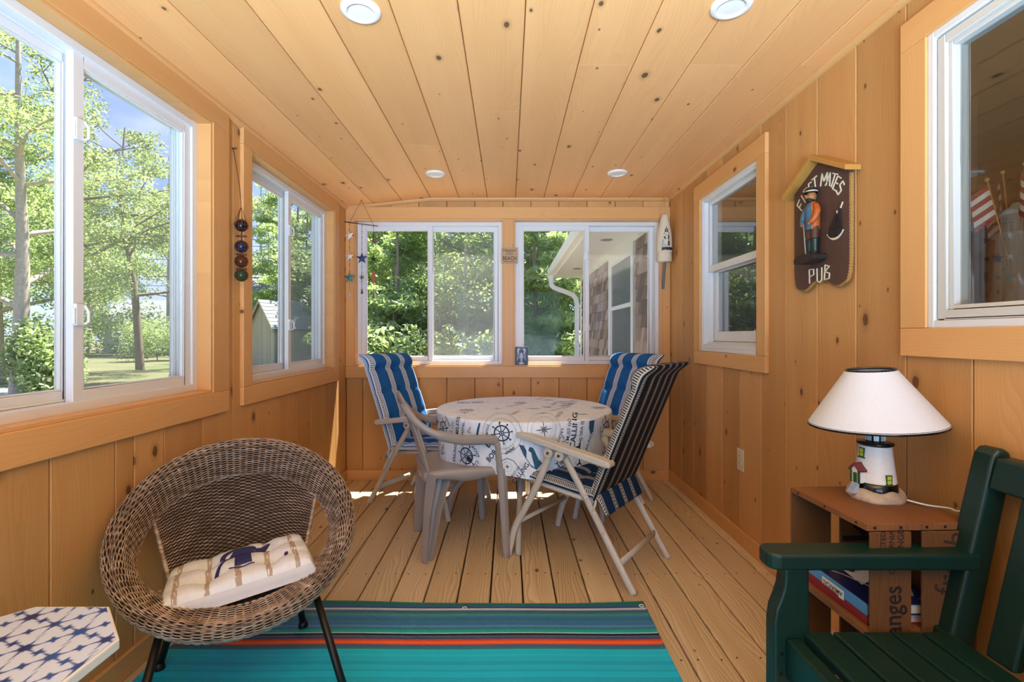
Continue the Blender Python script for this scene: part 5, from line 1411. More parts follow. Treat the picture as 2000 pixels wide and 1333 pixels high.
for s in (-1, 1): m.sphere(FS(s * 0.007, 0.0225, 0.249), 0.0022, 8, 4)
m.build('eye', m_beard, hd)
m = MB(); m.sphere(FS(0, 0.010, 0.229), (0.017, 0.016, 0.013), 12, 8); m.build('beard', m_beard, hd)
m = MB(); m.lathe([(0.0215, 0.258), (0.023, 0.262), (0.025, 0.272), (0.018, 0.279), (0.0001, 0.280)], seg=16, P=lambda x, y, z: FS(x, 0.006 + y, z)); m.lathe([(0.0215, 0.258), (0.0235, 0.2575), (0.0215, 0.262)], seg=16, P=lambda x, y, z: FS(x, 0.010 + y * 1.15, z)); cap_ = m.build('sailor_cap', simple('dark_cap', '#231c1a', 0.6), hd)
m = MB(); m.lathe([(0.0235, 0.262), (0.0245, 0.2655), (0.0235, 0.2665)], seg=16, P=lambda x, y, z: FS(x, 0.006 + y, z)); m.build('cap_band', m_cream, cap_)
m = MB(); m.tube([FS(-0.006, 0.034, 0.130), FS(0.002, 0.034, 0.06), FS(0.006, 0.032, 0.008)], 0.0028, 6); m.build('walking_stick', simple('pale_stick', '#8e7f76', 0.6), R)

# ------------------------------------------------------------------ hanging things
m_str = simple('brown_twine', '#5b3a24', 0.9, var=0.2); m_wire = simple('dark_wire', '#4b4038', 0.5, 0.6)
# star chime in the corner
R = empty('star_chime', (0, 0, 0), label='hanging chime of painted metal stars and small bells in the corner by the windows', cat='wind chime')
CY_ = 3.70; k_ = CY_ / 945
def cpt(px, py): return Vector(((px - 993) * k_, CY_, 1.15 - (py - 656) * k_))
apex = cpt(706, 388); apex.z = zc(apex.x) - 0.004
ba, bb = cpt(673, 433.5), cpt(738, 442)
m = MB(); m.tube([ba, bb], 0.0035, 8); m.build('bar', m_wire, R)
m = MB()
for f in (0.15, 0.88): m.tube([apex, ba.lerp(bb, f)], 0.0014, 5)
m.sphere(apex, 0.004, 8, 5); m.build('cord', m_str, R)
def star(c, r, mat, thick=0.006, rot=0.0):
    m = MB(); n = 10; ring_ = []
    for k in range(n):
        a = pi / 2 + rot + pi * k / 5; q = r if k % 2 == 0 else r * 0.40
        ring_.append((c.x + q * cos(a), c.y, c.z + q * sin(a)))
    vs = ring_ + [(c.x, c.y - thick, c.z), (c.x, c.y + thick, c.z)]
    m.add(vs, [(k, (k + 1) % n, n) for k in range(n)] + [((k + 1) % n, k, n + 1) for k in range(n)])
    return m.build('star', mat, R)
def bell(c, h, mat):
    m = MB(); m.lathe([(0.0015, h), (0.004, h * .8), (0.007, h * .35), (0.010, 0.0), (0.0085, 0.0), (0.004, h * .6)], c, 12, caps=False); m.sphere((c.x, c.y, c.z - 0.002), 0.003, 6, 4); return m.build('bell', mat, R)
def paint(n, c): return simple(n, c, 0.45, 0.3, var=0.2, scale=120)
p_w, p_t, p_n, p_b, p_d, p_o, p_s = paint('white_star_paint', '#e0ddd8'), paint('teal_star_paint', '#4c7a72'), paint('navy_star_paint', '#253a66'), paint('bronze_star_paint', '#6b5138'), paint('dark_star_paint', '#23332f'), paint('copper_paint', '#9a5a2a'), paint('silver_paint', '#b8bec2')
hang = MB()
for fr, items in ((0.15, [('s', 460, 0.036, p_w, .3), ('s', 501, 0.036, p_w, .1), ('s', 543, 0.049, p_t, 0), ('b', 578, 0.034, p_s, 0)]), (0.52, [('s', 505, 0.048, p_n, 0), ('s', 542, 0.024, p_t, .2), ('s', 550, 0.016, p_s, .5), ('b', 574, 0.040, p_b, 0)]), (0.87, [('s', 471, 0.034, p_b, .2), ('s', 506, 0.028, p_d, 0), ('d', 541, 0.030, p_o, 0), ('b', 582, 0.048, p_o, 0)])):
    a = ba.lerp(bb, fr); last = None
    for kd, py, sz, mt_, ro in items:
        c = Vector((a.x, CY_, 1.15 - (py - 656) * k_))
        if kd == 's': star(c, sz, mt_, rot=ro)
        elif kd == 'd':
            m = MB(); m.prism([(sz * .55 * cos(q * pi / 8), sz * 1.5 * sin(q * pi / 8)) for q in range(16)], lambda u, v, d: (c.x + u, c.y + d, c.z + v), -0.002, 0.002); m.build('pendant', mt_, R)
        else: bell(c, sz, mt_)
        last = c
    hang.tube([a, last + Vector((0, 0.001, 0.02))], 0.0011, 5)
    for q in range(9):
        z = a.z - 0.012 - q * 0.045
        if z > last.z + .02: hang.sphere((a.x, CY_, z), 0.0038, 8, 5)
hang.build('bead_string', m_wire, R)

# glass floats in netting
R = empty('glass_floats', (0, 0, 0), label='string of four netted glass fishing floats between the two left windows', cat='decoration')
FX, FY = -1.252, 2.265
def fz_(py): return 1.15 - (py - 656) * FY / 945
top = Vector((XL + 0.004, FY, fz_(290)))
m = MB(); m.tube(catmull([top, (FX - .01, FY + .004, fz_(360)), (FX, FY, fz_(405))], 5), 0.002, 6); m.lathe([(0.004, 0), (0.004, 0.02)], seg=8, P=lambda x, y, z: (XL + z, FY + x, top.z + y)); 
for k in range(7):
    a = 2 * pi * k / 7; m.tube(catmull([(FX, FY, fz_(405)), (FX + .012 * cos(a), FY + .012 * sin(a), fz_(418)), (FX + .031 * cos(a), FY + .031 * sin(a), fz_(440))], 4), 0.0012, 5)
m.build('hanging_cord', m_str, R)
def fl_glass(n, c):
    q = NT(n); tr = q.n('ShaderNodeBsdfPrincipled', {'Base Color': lin(c), 'Roughness': 0.06, 'Transmission Weight': 0.55, 'IOR': 1.4}); q.t.links.new(tr.outputs[0], q.out.inputs[0]); return q.mat
for py, cl, nm, lb in ((441, '#2a1a2c', 'plum_glass', 'dark plum glass float'), (482, '#242a52', 'indigo_glass', 'indigo blue glass float'), (511, '#6b3318', 'amber_glass', 'amber glass float'), (538, '#2e5a36', 'green_glass', 'green glass float')):
    c = Vector((FX + 0.002, FY, fz_(py)))
    m = MB(); m.sphere(c, 0.0275, 20, 12); b_ = m.build('float', fl_glass(nm, cl), R, label=lb)
    m = MB()
    for k in range(6):
        a = pi * k / 6; m.tube([(c.x + 0.0285 * cos(t) * cos(a), c.y + 0.0285 * cos(t) * sin(a), c.z + 0.0285 * sin(t)) for t in [2 * pi * i / 24 for i in range(24)]], 0.001, 4, closed=True)
    for lat in (-.6, 0.1, .7):
        m.tube([(c.x + 0.0285 * cos(lat) * cos(t), c.y + 0.0285 * cos(lat) * sin(t), c.z + 0.0285 * sin(lat)) for t in [2 * pi * i / 24 for i in range(24)]], 0.001, 4, closed=True)
    m.build('netting', m_str, b_)
for py in (461.5, 497, 525.5):
    m = MB(); m.tube([(FX + 0.002, FY + .002, fz_(py - 9)), (FX + .002, FY, fz_(py + 9))], 0.004, 6)
    m.tube([(FX - 0.022, FY, fz_(py)), (FX + 0.026, FY, fz_(py) - 0.002)], 0.0045, 6); m.build('rope_knot', m_str, R)

# lobster buoy on the right casing of the back window
R = empty('lobster_buoy', (0, 0, 0), label='cream wooden lobster buoy painted with a lighthouse, hung in the corner by the window', cat='decoration')
BY_ = 3.765; kb = BY_ / 945
def bpt(px, py): return Vector(((px - 993) * kb, BY_, 1.15 - (py - 656) * kb))
hk = bpt(1298.5, 386)
m = MB(); m.tube([hk, bpt(1290.5, 419)], 0.0018, 5); m.tube([hk, bpt(1304.5, 419)], 0.0018, 5); m.sphere(hk, 0.005, 8, 5); m.build('hanging_cord', simple('cream_twine', '#c9b48c', 0.9), R)
bc = bpt(1298, 512); Hb = (512 - 419) * kb
m = MB(); m.lathe([(0.0001, Hb), (0.020, Hb - 0.002), (0.026, Hb - 0.012), (0.038, Hb - 0.07), (0.053, Hb - 0.15), (0.057, Hb - 0.21), (0.056, 0.075), (0.050, 0.070), (0.053, 0.062), (0.054, 0.008), (0.050, 0.0), (0.0001, 0.0)], bc, 24); bd = m.build('buoy_body', simple('weathered_cream_paint', '#ddd3bd', 0.7, var=0.12, scale=40), R)
def BS(x, y, d):     # print wrapped on the buoy
    r = 0.0575 if y > 0.08 else 0.056
    y2 = Hb - y
    if y2 < 0.15: r = 0.038 + 0.015 * max(0, y2 - 0.07) / 0.08
    elif y2 < 0.21: r = 0.053 + 0.004 * (y2 - 0.15) / 0.06
    else: r = 0.057
    a = x / r; r += 0.0012 + d
    return (bc.x + r * sin(a), bc.y - r * cos(a), bc.z + y)
A = Art(); A.poly([(-0.016, 0.235), (0.000, 0.262), (0.014, 0.235)]); A.stroke([(-0.001, 0.26), (-0.001, 0.272)], 0.003); A.poly([(-0.013, 0.222), (0.011, 0.222), (0.011, 0.238), (-0.013, 0.238)]); A.poly([(-0.024, 0.205), (0.022, 0.205), (0.016, 0.220), (-0.018, 0.220)])
A.poly([(-0.026, 0.185), (-0.016, 0.190), (-0.006, 0.170), (-0.012, 0.165)]); A.poly([(0.008, 0.120), (0.024, 0.116), (0.018, 0.200), (0.010, 0.200)])
for i in range(9): A.poly([(-0.040 + .01 * i, 0.085 + .004 * (i % 3)), (-0.025 + .01 * i, 0.083), (-0.022 + .01 * i, 0.104 + .004 * (i % 2)), (-0.037 + .01 * i, 0.107)])
A.build('painted_lighthouse', simple('blue_black_paint', '#2b323b', 0.6, var=0.3, scale=90), BS, bd)
A = Art(); A.poly([(-0.018, 0.112), (0.010, 0.112), (0.010, 0.204), (-0.013, 0.204)]); A.poly([(-0.040, 0.11), (-0.024, 0.11), (-0.024, 0.17), (-0.036, 0.165)]); A.build('painted_tower', simple('pale_blue_paint', '#a7b2bd', 0.6, var=0.15), BS, bd)
sA, sB = bpt(1299, 510), bpt(1295, 565)
m = MB(); m.tube([sA, sB], 0.013, 4, rb=0.010, up=(1, 0.0, 0.05), smooth=False); m.build('handle_stick', simple('slate_paint', '#5a6672', 0.6, var=0.1), R)

# beach sign on the mullion
R = empty('beach_sign', (0.006, YB - 0.018, 0), label='small tan plaque with beach lettering on the post between the back windows', cat='sign')
m = MB(); m.box((-0.060, -0.010, 1.722), (0.066, -0.002, 1.846)); brd = m.build('board', simple('sandy_board', '#b79878', 0.7, var=0.1, scale=60), R, bevel=0.001)
A = Art(); A.text('Happier', (0.003, 1.826), 0.032, 0, 0.006); A.text('at the', (0.003, 1.799), 0.022, 0, 0.004); A.text('BEACH', (0.003, 1.763), 0.044, 0, 0.014, wid=0.80); A.stroke([(-0.045, 1.736), (0.052, 1.736)], 0.004)
A.build('lettering', simple('brown_lettering', '#5b3c28', 0.7), lambda x, y, d: (x, -0.0106, y), brd)

# little lobster block on the sill
R = empty('lobster_block', (0.103, YB - 0.004, 0.917), label='small navy block with white lobster, standing on the back window sill', cat='decoration')
m = MB(); m.box((-0.052, -0.012, 0), (0.052, 0.012, 0.142)); brd = m.build('block', simple('navy_block_paint', '#171d3a', 0.4, var=0.15), R, bevel=0.002)
A = Art()
for s in (-1, 1):
    X = lambda x: s * x
    A.poly([(X(0.004), 0.118), (X(0.012), 0.132), (X(0.026), 0.132), (X(0.034), 0.122), (X(0.034), 0.106), (X(0.026), 0.092), (X(0.016), 0.094), (X(0.020), 0.110), (X(0.014), 0.124)])
    A.stroke([(X(0.026), 0.096), (X(0.030), 0.090), (X(0.012), 0.078)], 0.006)
    for i in range(4): A.stroke([(X(0.008), 0.078 - .007 * i), (X(0.026), 0.078 - .010 * i + .004), (X(0.036), 0.070 - .012 * i)], 0.0028)
    A.stroke([(X(0.005), 0.092), (X(0.026), 0.080), (X(0.037), 0.092)], 0.0012)
A.poly([(-0.006, 0.094), (0.0, 0.102), (0.006, 0.094), (0.013, 0.074), (0.010, 0.056), (-0.010, 0.056), (-0.013, 0.074)])
for i in range(4): A.poly([(-0.009 + .0006 * i, 0.054 - .008 * i), (0.009 - .0006 * i, 0.054 - .008 * i), (0.008 - .0006 * i, 0.047 - .008 * i), (-0.008 + .0006 * i, 0.047 - .008 * i)])
A.poly([(-0.006, 0.022), (0.006, 0.022), (0.020, 0.016), (0.018, 0.008), (0.0, 0.004), (-0.018, 0.008), (-0.020, 0.016)])
A.build('lobster_print', simple('pale_blue_ink', '#b9c4e0', 0.5), lambda x, y, d: (x, -0.0126, y), brd)

# lighthouse jar with little flags, inside the house on the sill of the big window
R = empty('lighthouse_jar', (1.515, 1.440, 1.06), label='glass lighthouse jar with small striped flags, inside the house behind the big window', cat='jar')
gj = NT('jar_glass'); jb = gj.n('ShaderNodeBsdfPrincipled', {'Base Color': (0.55, 0.55, 0.50, 1), 'Roughness': 0.08, 'Alpha': 0.35, 'Specular IOR Level': 0.9}); gj.t.links.new(jb.outputs[0], gj.out.inputs[0])
m = MB(); m.lathe([(0.0001, 0.16), (0.062, 0.16), (0.060, 0.19), (0.046, 0.38), (0.056, 0.385), (0.056, 0.395), (0.040, 0.40), (0.036, 0.44), (0.042, 0.445), (0.036, 0.455)], seg=28, caps=False); m.build('jar_body', gj.mat, R)
m = MB(); m.lathe([(0.042, 0.45), (0.030, 0.468), (0.020, 0.472), (0.012, 0.485), (0.0001, 0.488)], seg=20); m.build('jar_lid', m_pane, R)
m = MB(); m.box((-0.12, -0.30, 0.13), (0.10, 0.22, 0.158)); m.build('sill_board', M['trim_y'], empty('inner_sill', (1.555, 1.445, 1.06), kind='structure'))
fr_, fw_ = simple('flag_red', '#8f2028', 0.7), simple('flag_white', '#ded8d0', 0.7)
for k, (a, ht) in enumerate(((2.9, 0.56), (1.2, 0.60), (-0.4, 0.57), (4.1, 0.58))):
    f_ = empty('small_flag', (1.515, 1.440, 1.06), label=['small striped flag on the far side of the jar', 'tall striped flag leaning to the house interior in the jar', 'small striped flag nearest the camera in the jar', 'small striped flag leaning to the glass in the jar'][k], cat='flag', group='flags in the lighthouse jar')
    tip = Vector((0.075 * cos(a), 0.075 * sin(a), ht)); bs = Vector((0.02 * cos(a), 0.02 * sin(a), 0.30))
    m = MB(); m.tube([bs, tip], 0.0022, 5); m.sphere(tip, 0.006, 8, 5); m.build('stick', m_yb, f_)
    for q in range(7):
        t0, t1 = 0.02 + q * 0.0175, 0.02 + (q + 1) * 0.0175
        def fpt(u, v):
            d_ = Vector((cos(a), sin(a), 0)); base_ = tip.lerp(bs, 0.06 + v * 0.40)
            return base_ + d_ * (0.085 * u) + Vector((-sin(a), cos(a), 0)) * 0.012 * sin(u * 6 + k) - Vector((0, 0, 0.075 * u ** 1.3))
        m = MB(); m.grid(lambda u, v: fpt(u, (q + v) / 7), 8, 1); m.build('stripe', fr_ if q % 2 == 0 else fw_, f_, recalc=False)
# ------------------------------------------------------------------ outdoors
GZ = -0.30
mg = NT('lawn_grass')
n1 = mg.noise(mg.obj(), 0.35, 4); n2 = mg.noise(mg.obj(), 14, 4)
gcol = mg.ramp(n1, [(0.35, (0.115, 0.125, 0.050, 1)), (0.52, (0.165, 0.145, 0.070, 1)), (0.68, (0.20, 0.155, 0.095, 1))])
gcol = mg.mix(mg.math('MULTIPLY', n2, 0.6), gcol, (0.08, 0.13, 0.03, 1))
m_lawn = mg.bsdf(gcol, 0.9, bump=n2, strength=0.6, dist=0.05)
m = MB(); m.box((-120, 4.2, GZ - .3), (90, 120, GZ)); m.box((-120, -60, GZ - .3), (-1.6, 4.2, GZ)); m.build('ground', m_lawn, kind='structure')
m = MB(); m.box((-1.3, 4.0, GZ), (3.0, 8.3, GZ + .02)); m.build('path', simple('pale_bounce_ground', '#b9a696', 0.95, var=.2, scale=8), kind='structure')  # unseen pale ground added to bounce neutral light up to the soffit
m = MB()
m.grid(lambda u, v: (-40 + 38 * u, 8.6 + 4.6 * v + 0.5 * sin(u * 9), GZ + 0.012 + 0.01 * sin(u * 50)), 60, 4)
m.build('road', simple('gravel_drive', '#b7b2ab', 0.9, var=0.2, scale=9), kind='structure', recalc=False)

def leafmat(name, c1, c2, c3, trans=0.66):
    m = NT(name)
    rnd = m.n('ShaderNodeObjectInfo').outputs['Random']
    no = m.noise(m.obj(), 2.2, 3); no2 = m.noise(m.obj(), 23, 2)
    f = m.math('ADD', m.math('MULTIPLY', no, 0.6), m.math('ADD', m.math('MULTIPLY', no2, 0.5), m.math('MULTIPLY_ADD', rnd, 0.24, -0.17)))
    c = m.ramp(f, [(0.25, c1 + (1,)), (0.5, c2 + (1,)), (0.75, c3 + (1,))])
    d = m.n('ShaderNodeBsdfDiffuse', {0: c}); t = m.n('ShaderNodeBsdfTranslucent', {0: m.mix(1.0, c, (1.15, 1.2, 0.7, 1), 'MULTIPLY')})
    g = m.n('ShaderNodeBsdfGlossy', {0: (1, 1, 1, 1), 'Roughness': 0.45})
    a = m.n('ShaderNodeMixShader', {0: trans, 1: d.outputs[0], 2: t.outputs[0]}); b = m.n('ShaderNodeMixShader', {0: 0.05, 1: a.outputs[0], 2: g.outputs[0]})
    m.t.links.new(b.outputs[0], m.out.inputs[0]); return m.mat
m_leaf = leafmat('broad_leaf', (0.18, 0.25, 0.12), (0.33, 0.41, 0.21), (0.50, 0.56, 0.34))
m_leaf2 = leafmat('oak_leaf', (0.19, 0.24, 0.12), (0.31, 0.37, 0.19), (0.46, 0.51, 0.31))
m_pine = leafmat('pine_needle', (0.22, 0.30, 0.15), (0.40, 0.50, 0.26), (0.58, 0.66, 0.38), 0.66)
m_bark = simple('grey_bark', '#b3a898', 0.9, var=0.35, scale=14, bump=0.6); m_bark2 = simple('brown_bark', '#8f8172', 0.9, var=0.35, scale=16, bump=0.6)

def quads_mesh(name, P, Q, A_, B_, mat):
    """leaf quads at P with half-axes A_ and B_ (numpy n x 3)"""
    n = len(P)
    v = np.stack([P - A_, P + B_ * .9 - A_ * .1, P + A_, P - B_ * .9 - A_ * .1], 1).reshape(-1, 3).astype(np.float32)
    me = bpy.data.meshes.new(name); me.vertices.add(4 * n); me.loops.add(4 * n); me.polygons.add(n)
    me.vertices.foreach_set('co', v.ravel()); me.loops.foreach_set('vertex_index', np.arange(4 * n, dtype=np.int32)); me.polygons.foreach_set('loop_start', np.arange(0, 4 * n, 4, dtype=np.int32))
    me.materials.append(mat); me.update(); me.validate(); return me
def unit(a): return a / np.linalg.norm(a, axis=1, keepdims=True)
def crown_mesh(seed, clumps, n, size, mat, flat=1.0, long_=1.0):
    """clumps: list of (x, y, z, rx, rz)"""
    r = np.random.default_rng(seed); C = np.array(clumps)
    w_ = C[:, 3] ** 2; idx = r.choice(len(C), n, p=w_ / w_.sum())
    d = unit(r.normal(size=(n, 3))); rad = r.uniform(0, 1, (n, 1)) ** 0.45
    off = d * rad * np.stack([C[idx, 3], C[idx, 3], C[idx, 4]], 1)
    P = C[idx, :3] + off
    nn = unit(r.normal(size=(n, 3)) + np.array([0, 0, 1.2 * flat])); t = unit(np.cross(nn, r.normal(size=(n, 3)))); b = np.cross(nn, t)
    s = r.uniform(.6, 1.25, (n, 1)) * size
    return quads_mesh('foliage', P, None, t * s * long_, b * s * 0.55, mat)
def branches(seed, H, R_, n, trunk_r, mat, bare=0.3, lean=0.0, up=0.5):
    r = random.Random(seed); m = MB()
    tp = catmull([(0, 0, 0), (lean * .3 + r.uniform(-.1, .1), r.uniform(-.1, .1), H * .35), (lean * .7, r.uniform(-.2, .2), H * .65), (lean, r.uniform(-.2, .2), H)], 4)
    m.tube(tp, [trunk_r * (1 - .85 * i / (len(tp) - 1)) for i in range(len(tp))], 8, caps=False)
    ends = []
    for k in range(n):
        f = bare + (0.97 - bare) * (k + r.random()) / n; i = min(int(f * (len(tp) - 1)), len(tp) - 2); p = tp[i].lerp(tp[i + 1], f * (len(tp) - 1) - i)
        a = r.uniform(0, 2 * pi); L = R_ * (1.05 - .55 * f) * r.uniform(.75, 1.1)
        e1 = p + Vector((cos(a) * L * .5, sin(a) * L * .5, L * .18 * up + r.uniform(-.1, .25) * L)); e2 = p + Vector((cos(a + .25) * L, sin(a + .25) * L, L * .45 * up + r.uniform(-.1, .3) * L))
        q = catmull([p, e1, e2], 4); r0 = trunk_r * (1 - .8 * f) * .55
        m.tube(q, [r0 * (1 - .8 * j / (len(q) - 1)) for j in range(len(q))], 5, caps=False)
        ends.append((e1, L)); ends.append((e2, L))
        for s in (-1, 1):
            e3 = e1 + Vector((cos(a + s * .9), sin(a + s * .9), .3 + r.uniform(-.1, .3))) * L * .4
            m.tube([e1, e3], [r0 * .4, r0 * .15], 4, caps=False); ends.append((e3, L * .8))
    return m, ends
def make_tree(name, seed, H, R_, n, tr, bark, leaf, count, size, label, group, bare=.3, cl=0.42, flatz=.55, loc=(0, 0), long_=1.0, flat=1.0, up=.5, lean=0.0, low=None, rz=None):
    t = empty(name, (loc[0], loc[1], GZ), rz if rz is not None else seed * 1.7, label=label, cat='tree', group=group)
    m, ends = branches(seed, H, R_, n, tr, bark, bare, lean, up)
    m.build('trunk', bark, t, recalc=False)
    r = random.Random(seed + 5)
    clumps = [(e.x, e.y, e.z, L * cl * r.uniform(.7, 1.2), L * cl * flatz * r.uniform(.7, 1.2)) for e, L in ends]
    if low: clumps += [(r.uniform(-1, 1) * R_ * .7, r.uniform(-1, 1) * R_ * .7, r.uniform(.2, low), R_ * .35, R_ * .3) for _ in range(10)]
    me = crown_mesh(seed, clumps, count, size, leaf, flat, long_)
    o = bpy.data.objects.new('foliage', me); COL.objects.link(o); o.parent = t; o['kind'] = 'stuff'
    return t
def again(t, x, y, rz, sc, label, group):
    c = copy_tree(t); c.location = (x, y, GZ); c.rotation_euler = (0, 0, rz); c.scale = (sc, sc, sc); c['label'] = label; c['group'] = group; c['category'] = 'tree'
    return c
WOODS = 'trees of the wood behind the porch'; LEFTW = 'trees across the drive on the window side'
WL = 'dense green tree of the wood seen through the back windows'
pine1 = make_tree('pine_tree', 11, 4.6, 1.5, 24, .07, m_bark2, m_pine, 17000, .055, 'young pine with layered boughs, filling the left pane of the left back window', WOODS, bare=.05, cl=.42, flatz=.32, loc=(-2.35, 10.0), long_=1.7, flat=.6, up=.15)
decid = make_tree('leafy_tree', 12, 4.9, 1.7, 16, .055, m_bark, m_leaf, 16000, .052, 'young leafy tree in front of the wood, behind the left back window screen', WOODS, bare=.10, cl=.46, flatz=.6, loc=(-0.85, 10.3), low=1.6)
pine2 = make_tree('pine_tree', 13, 5.0, 1.7, 26, .08, m_bark2, m_pine, 19000, .055, 'young pine beside the house gutter in the right back window', WOODS, bare=.04, cl=.42, flatz=.32, loc=(0.55, 10.6), long_=1.7, flat=.6, up=.1)
decid2 = make_tree('leafy_tree', 14, 4.2, 1.5, 14, .05, m_bark, m_leaf, 14000, .05, 'young leafy tree of the wood nearest the star chime, through the left back window', WOODS, bare=.10, cl=.48, flatz=.6, loc=(-3.05, 12.3), low=1.5)
tallp = make_tree('pine_tree', 15, 10.5, 2.6, 28, .15, m_bark2, m_pine, 17000, .085, 'tall pine standing behind the young trees, in the middle of the wood', WOODS, bare=.05, cl=.34, flatz=.32, loc=(-1.2, 14.5), long_=1.7, flat=.6, up=.1)
talld = make_tree('leafy_tree', 16, 9.5, 2.6, 16, .10, m_bark, m_leaf, 15000, .075, 'tall leafy tree behind the young pine in the left back window', WOODS, bare=.10, cl=.42, flatz=.6, loc=(-3.2, 14.0), low=1.8)
WL2 = 'tree standing deeper in the wood, seen between the first trunks through the back windows'
for i, (src, x, y, rz, sc) in enumerate([(talld, 0.9, 14.2, 4.0, 1.0), (tallp, 2.6, 14.0, 2.0, .95), (talld, -4.7, 20.0, 1.4, .95), (tallp, -4.0, 17.2, 2.7, .9), (talld, -1.8, 18.5, .7, 1.1), (tallp, 1.0, 19.0, 3.9, 1.1), (talld, 3.6, 19.0, 2.2, 1.2),
                                         (tallp, -5.6, 22.0, 5.2, 1.1), (talld, 5.6, 23.0, 1.9, 1.2), (talld, -7.2, 24.5, 2.9, 1.1), (tallp, -1.1, 25.0, 1.2, 1.2), (talld, 2.6, 26.0, 4.4, 1.4), (talld, -4.2, 27.0, .3, 1.3), (tallp, -8.2, 27.5, 1.7, 1.2)]):
    again(src, x, y, rz, sc, WL2, WOODS)
# window side
maple = make_tree('maple_tree', 21, 9.0, 2.9, 18, .17, m_bark, m_leaf, 24000, .048, 'pale-barked maple right outside the nearest left window pane, beside the drive', LEFTW, bare=.22, cl=.34, flatz=.55, loc=(-11.15, 11.0))
oak = make_tree('oak_tree', 22, 10.5, 4.4, 15, .17, m_bark2, m_leaf2, 21000, .058, 'large open oak with crooked limbs in the middle of the near left window', LEFTW, bare=.28, cl=.24, flatz=.5, loc=(-15.6, 20.5), lean=-1.2)
again(oak, -13.9, 15.2, 2.4, 0.95, 'open branched oak nearer the drive, its limbs crossing the sky of the near left window', LEFTW)
again(maple, -15.6, 14.8, 2.0, 1.05, 'dark-trunked tree behind the maple at the edge of the near left window', LEFTW)
again(talld, -21.0, 20.0, 0.5, 1.0, 'leafy tree behind the maple, far out on the window side', LEFTW)
again(tallp, -10.6, 25.5, 1.0, .85, 'pine rising over the shed in the farther left window', LEFTW)
again(talld, -9.8, 29.0, 2.0, 1.2, 'leafy tree behind the shed in the farther left window', LEFTW)
again(tallp, -12.6, 29.0, 3.0, 1.1, 'pine behind the shed gable in the farther left window', LEFTW)
again(talld, -26.0, 37.0, 2.0, 1.6, 'leafy tree beside the far white deck', LEFTW)
again(talld, -33.0, 38.0, 4.0, 1.5, 'leafy tree at the left of the far white deck', LEFTW)
again(talld, -21.5, 42.0, 1.0, 1.8, 'leafy tree behind the far white deck', LEFTW)
again(talld, -17.8, 36.0, 5.0, 1.4, 'leafy tree at the right of the far white deck', LEFTW)
again(talld, -40.0, 45.0, 3.4, 1.8, 'leafy tree far off behind the maple', LEFTW)
def shrub(seed, x, y, r, h, label):
    t = empty('shrub', (x, y, GZ), seed, label=label, cat='shrub', group='shrubs outside the windows')
    m, ends = branches(seed, h * .8, r * .8, 8, .03, m_bark2, .1, 0, .8); m.build('stems', m_bark2, t, recalc=False)
    q = random.Random(seed); cl = [(q.uniform(-.6, .6) * r, q.uniform(-.6, .6) * r, q.uniform(.25, .85) * h, r * .45, h * .3) for _ in range(16)]
    o = bpy.data.objects.new('foliage', crown_mesh(seed, cl, 5000, .07, m_leaf)); COL.objects.link(o); o.parent = t; o['kind'] = 'stuff'
    return t
shrub(31, -10.5, 11.1, .8, 1.8, 'bright green sapling at the foot of the pale maple')
shrub(32, -20.3, 28.0, 1.9, 2.4, 'round shrub under the big oak')
shrub(33, -24.5, 32.0, 1.8, 2.2, 'shrub on the lawn before the far white deck')
shrub(34, -15.0, 25.5, 2.2, 3.0, 'shrub at the right edge of the near left window')
shrub(35, -12.5, 26.0, 1.8, 2.6, 'shrub beside the shed gable')

shrub(41, -2.15, 8.7, .85, 1.75, 'low bright shrub below the young pine, left pane of the left back window')
shrub(42, -1.05, 8.9, .80, 1.55, 'low shrub behind the left back window screen')
shrub(43, -0.25, 9.1, .75, 1.45, 'low shrub seen past the post between the back windows')
shrub(44, 0.45, 9.6, .70, 1.60, 'low shrub at the foot of the white downspout')
# house wing continuing the right-hand wall
R = empty('house_wing', (0, 0, 0), label='brown shingled house wing with white eave beyond the back right window', cat='house')
m_sh = NT('weathered_shingle'); rd = m_sh.n('ShaderNodeObjectInfo').outputs['Random']
st = m_sh.noise(m_sh.n('ShaderNodeMapping', {0: m_sh.obj(), 'Scale': (60, 60, 4)}).outputs[0], 1.0, 3)
c_ = m_sh.ramp(m_sh.math('MULTIPLY_ADD', rd, 0.7, m_sh.math('MULTIPLY', st, 0.3)), [(0.15, lin('#4f3a30')), (0.5, lin('#86695a')), (0.85, lin('#b09888'))])
m_sh = m_sh.bsdf(c_, 0.85, bump=st, strength=0.3, dist=0.004)
HX = 1.300; HY1 = 8.58
m = MB(); m.box((HX + 0.006, 4.0, GZ), (HX + 0.10, HY1, 2.35)); m.build('wall', m_bark2, R)
wy0, wy1, wz0, wz1 = 5.06, 6.10, 0.55, 2.05
rng = random.Random(3); protos = {}; low_ = MB()
zc_ = -0.2; row = 0
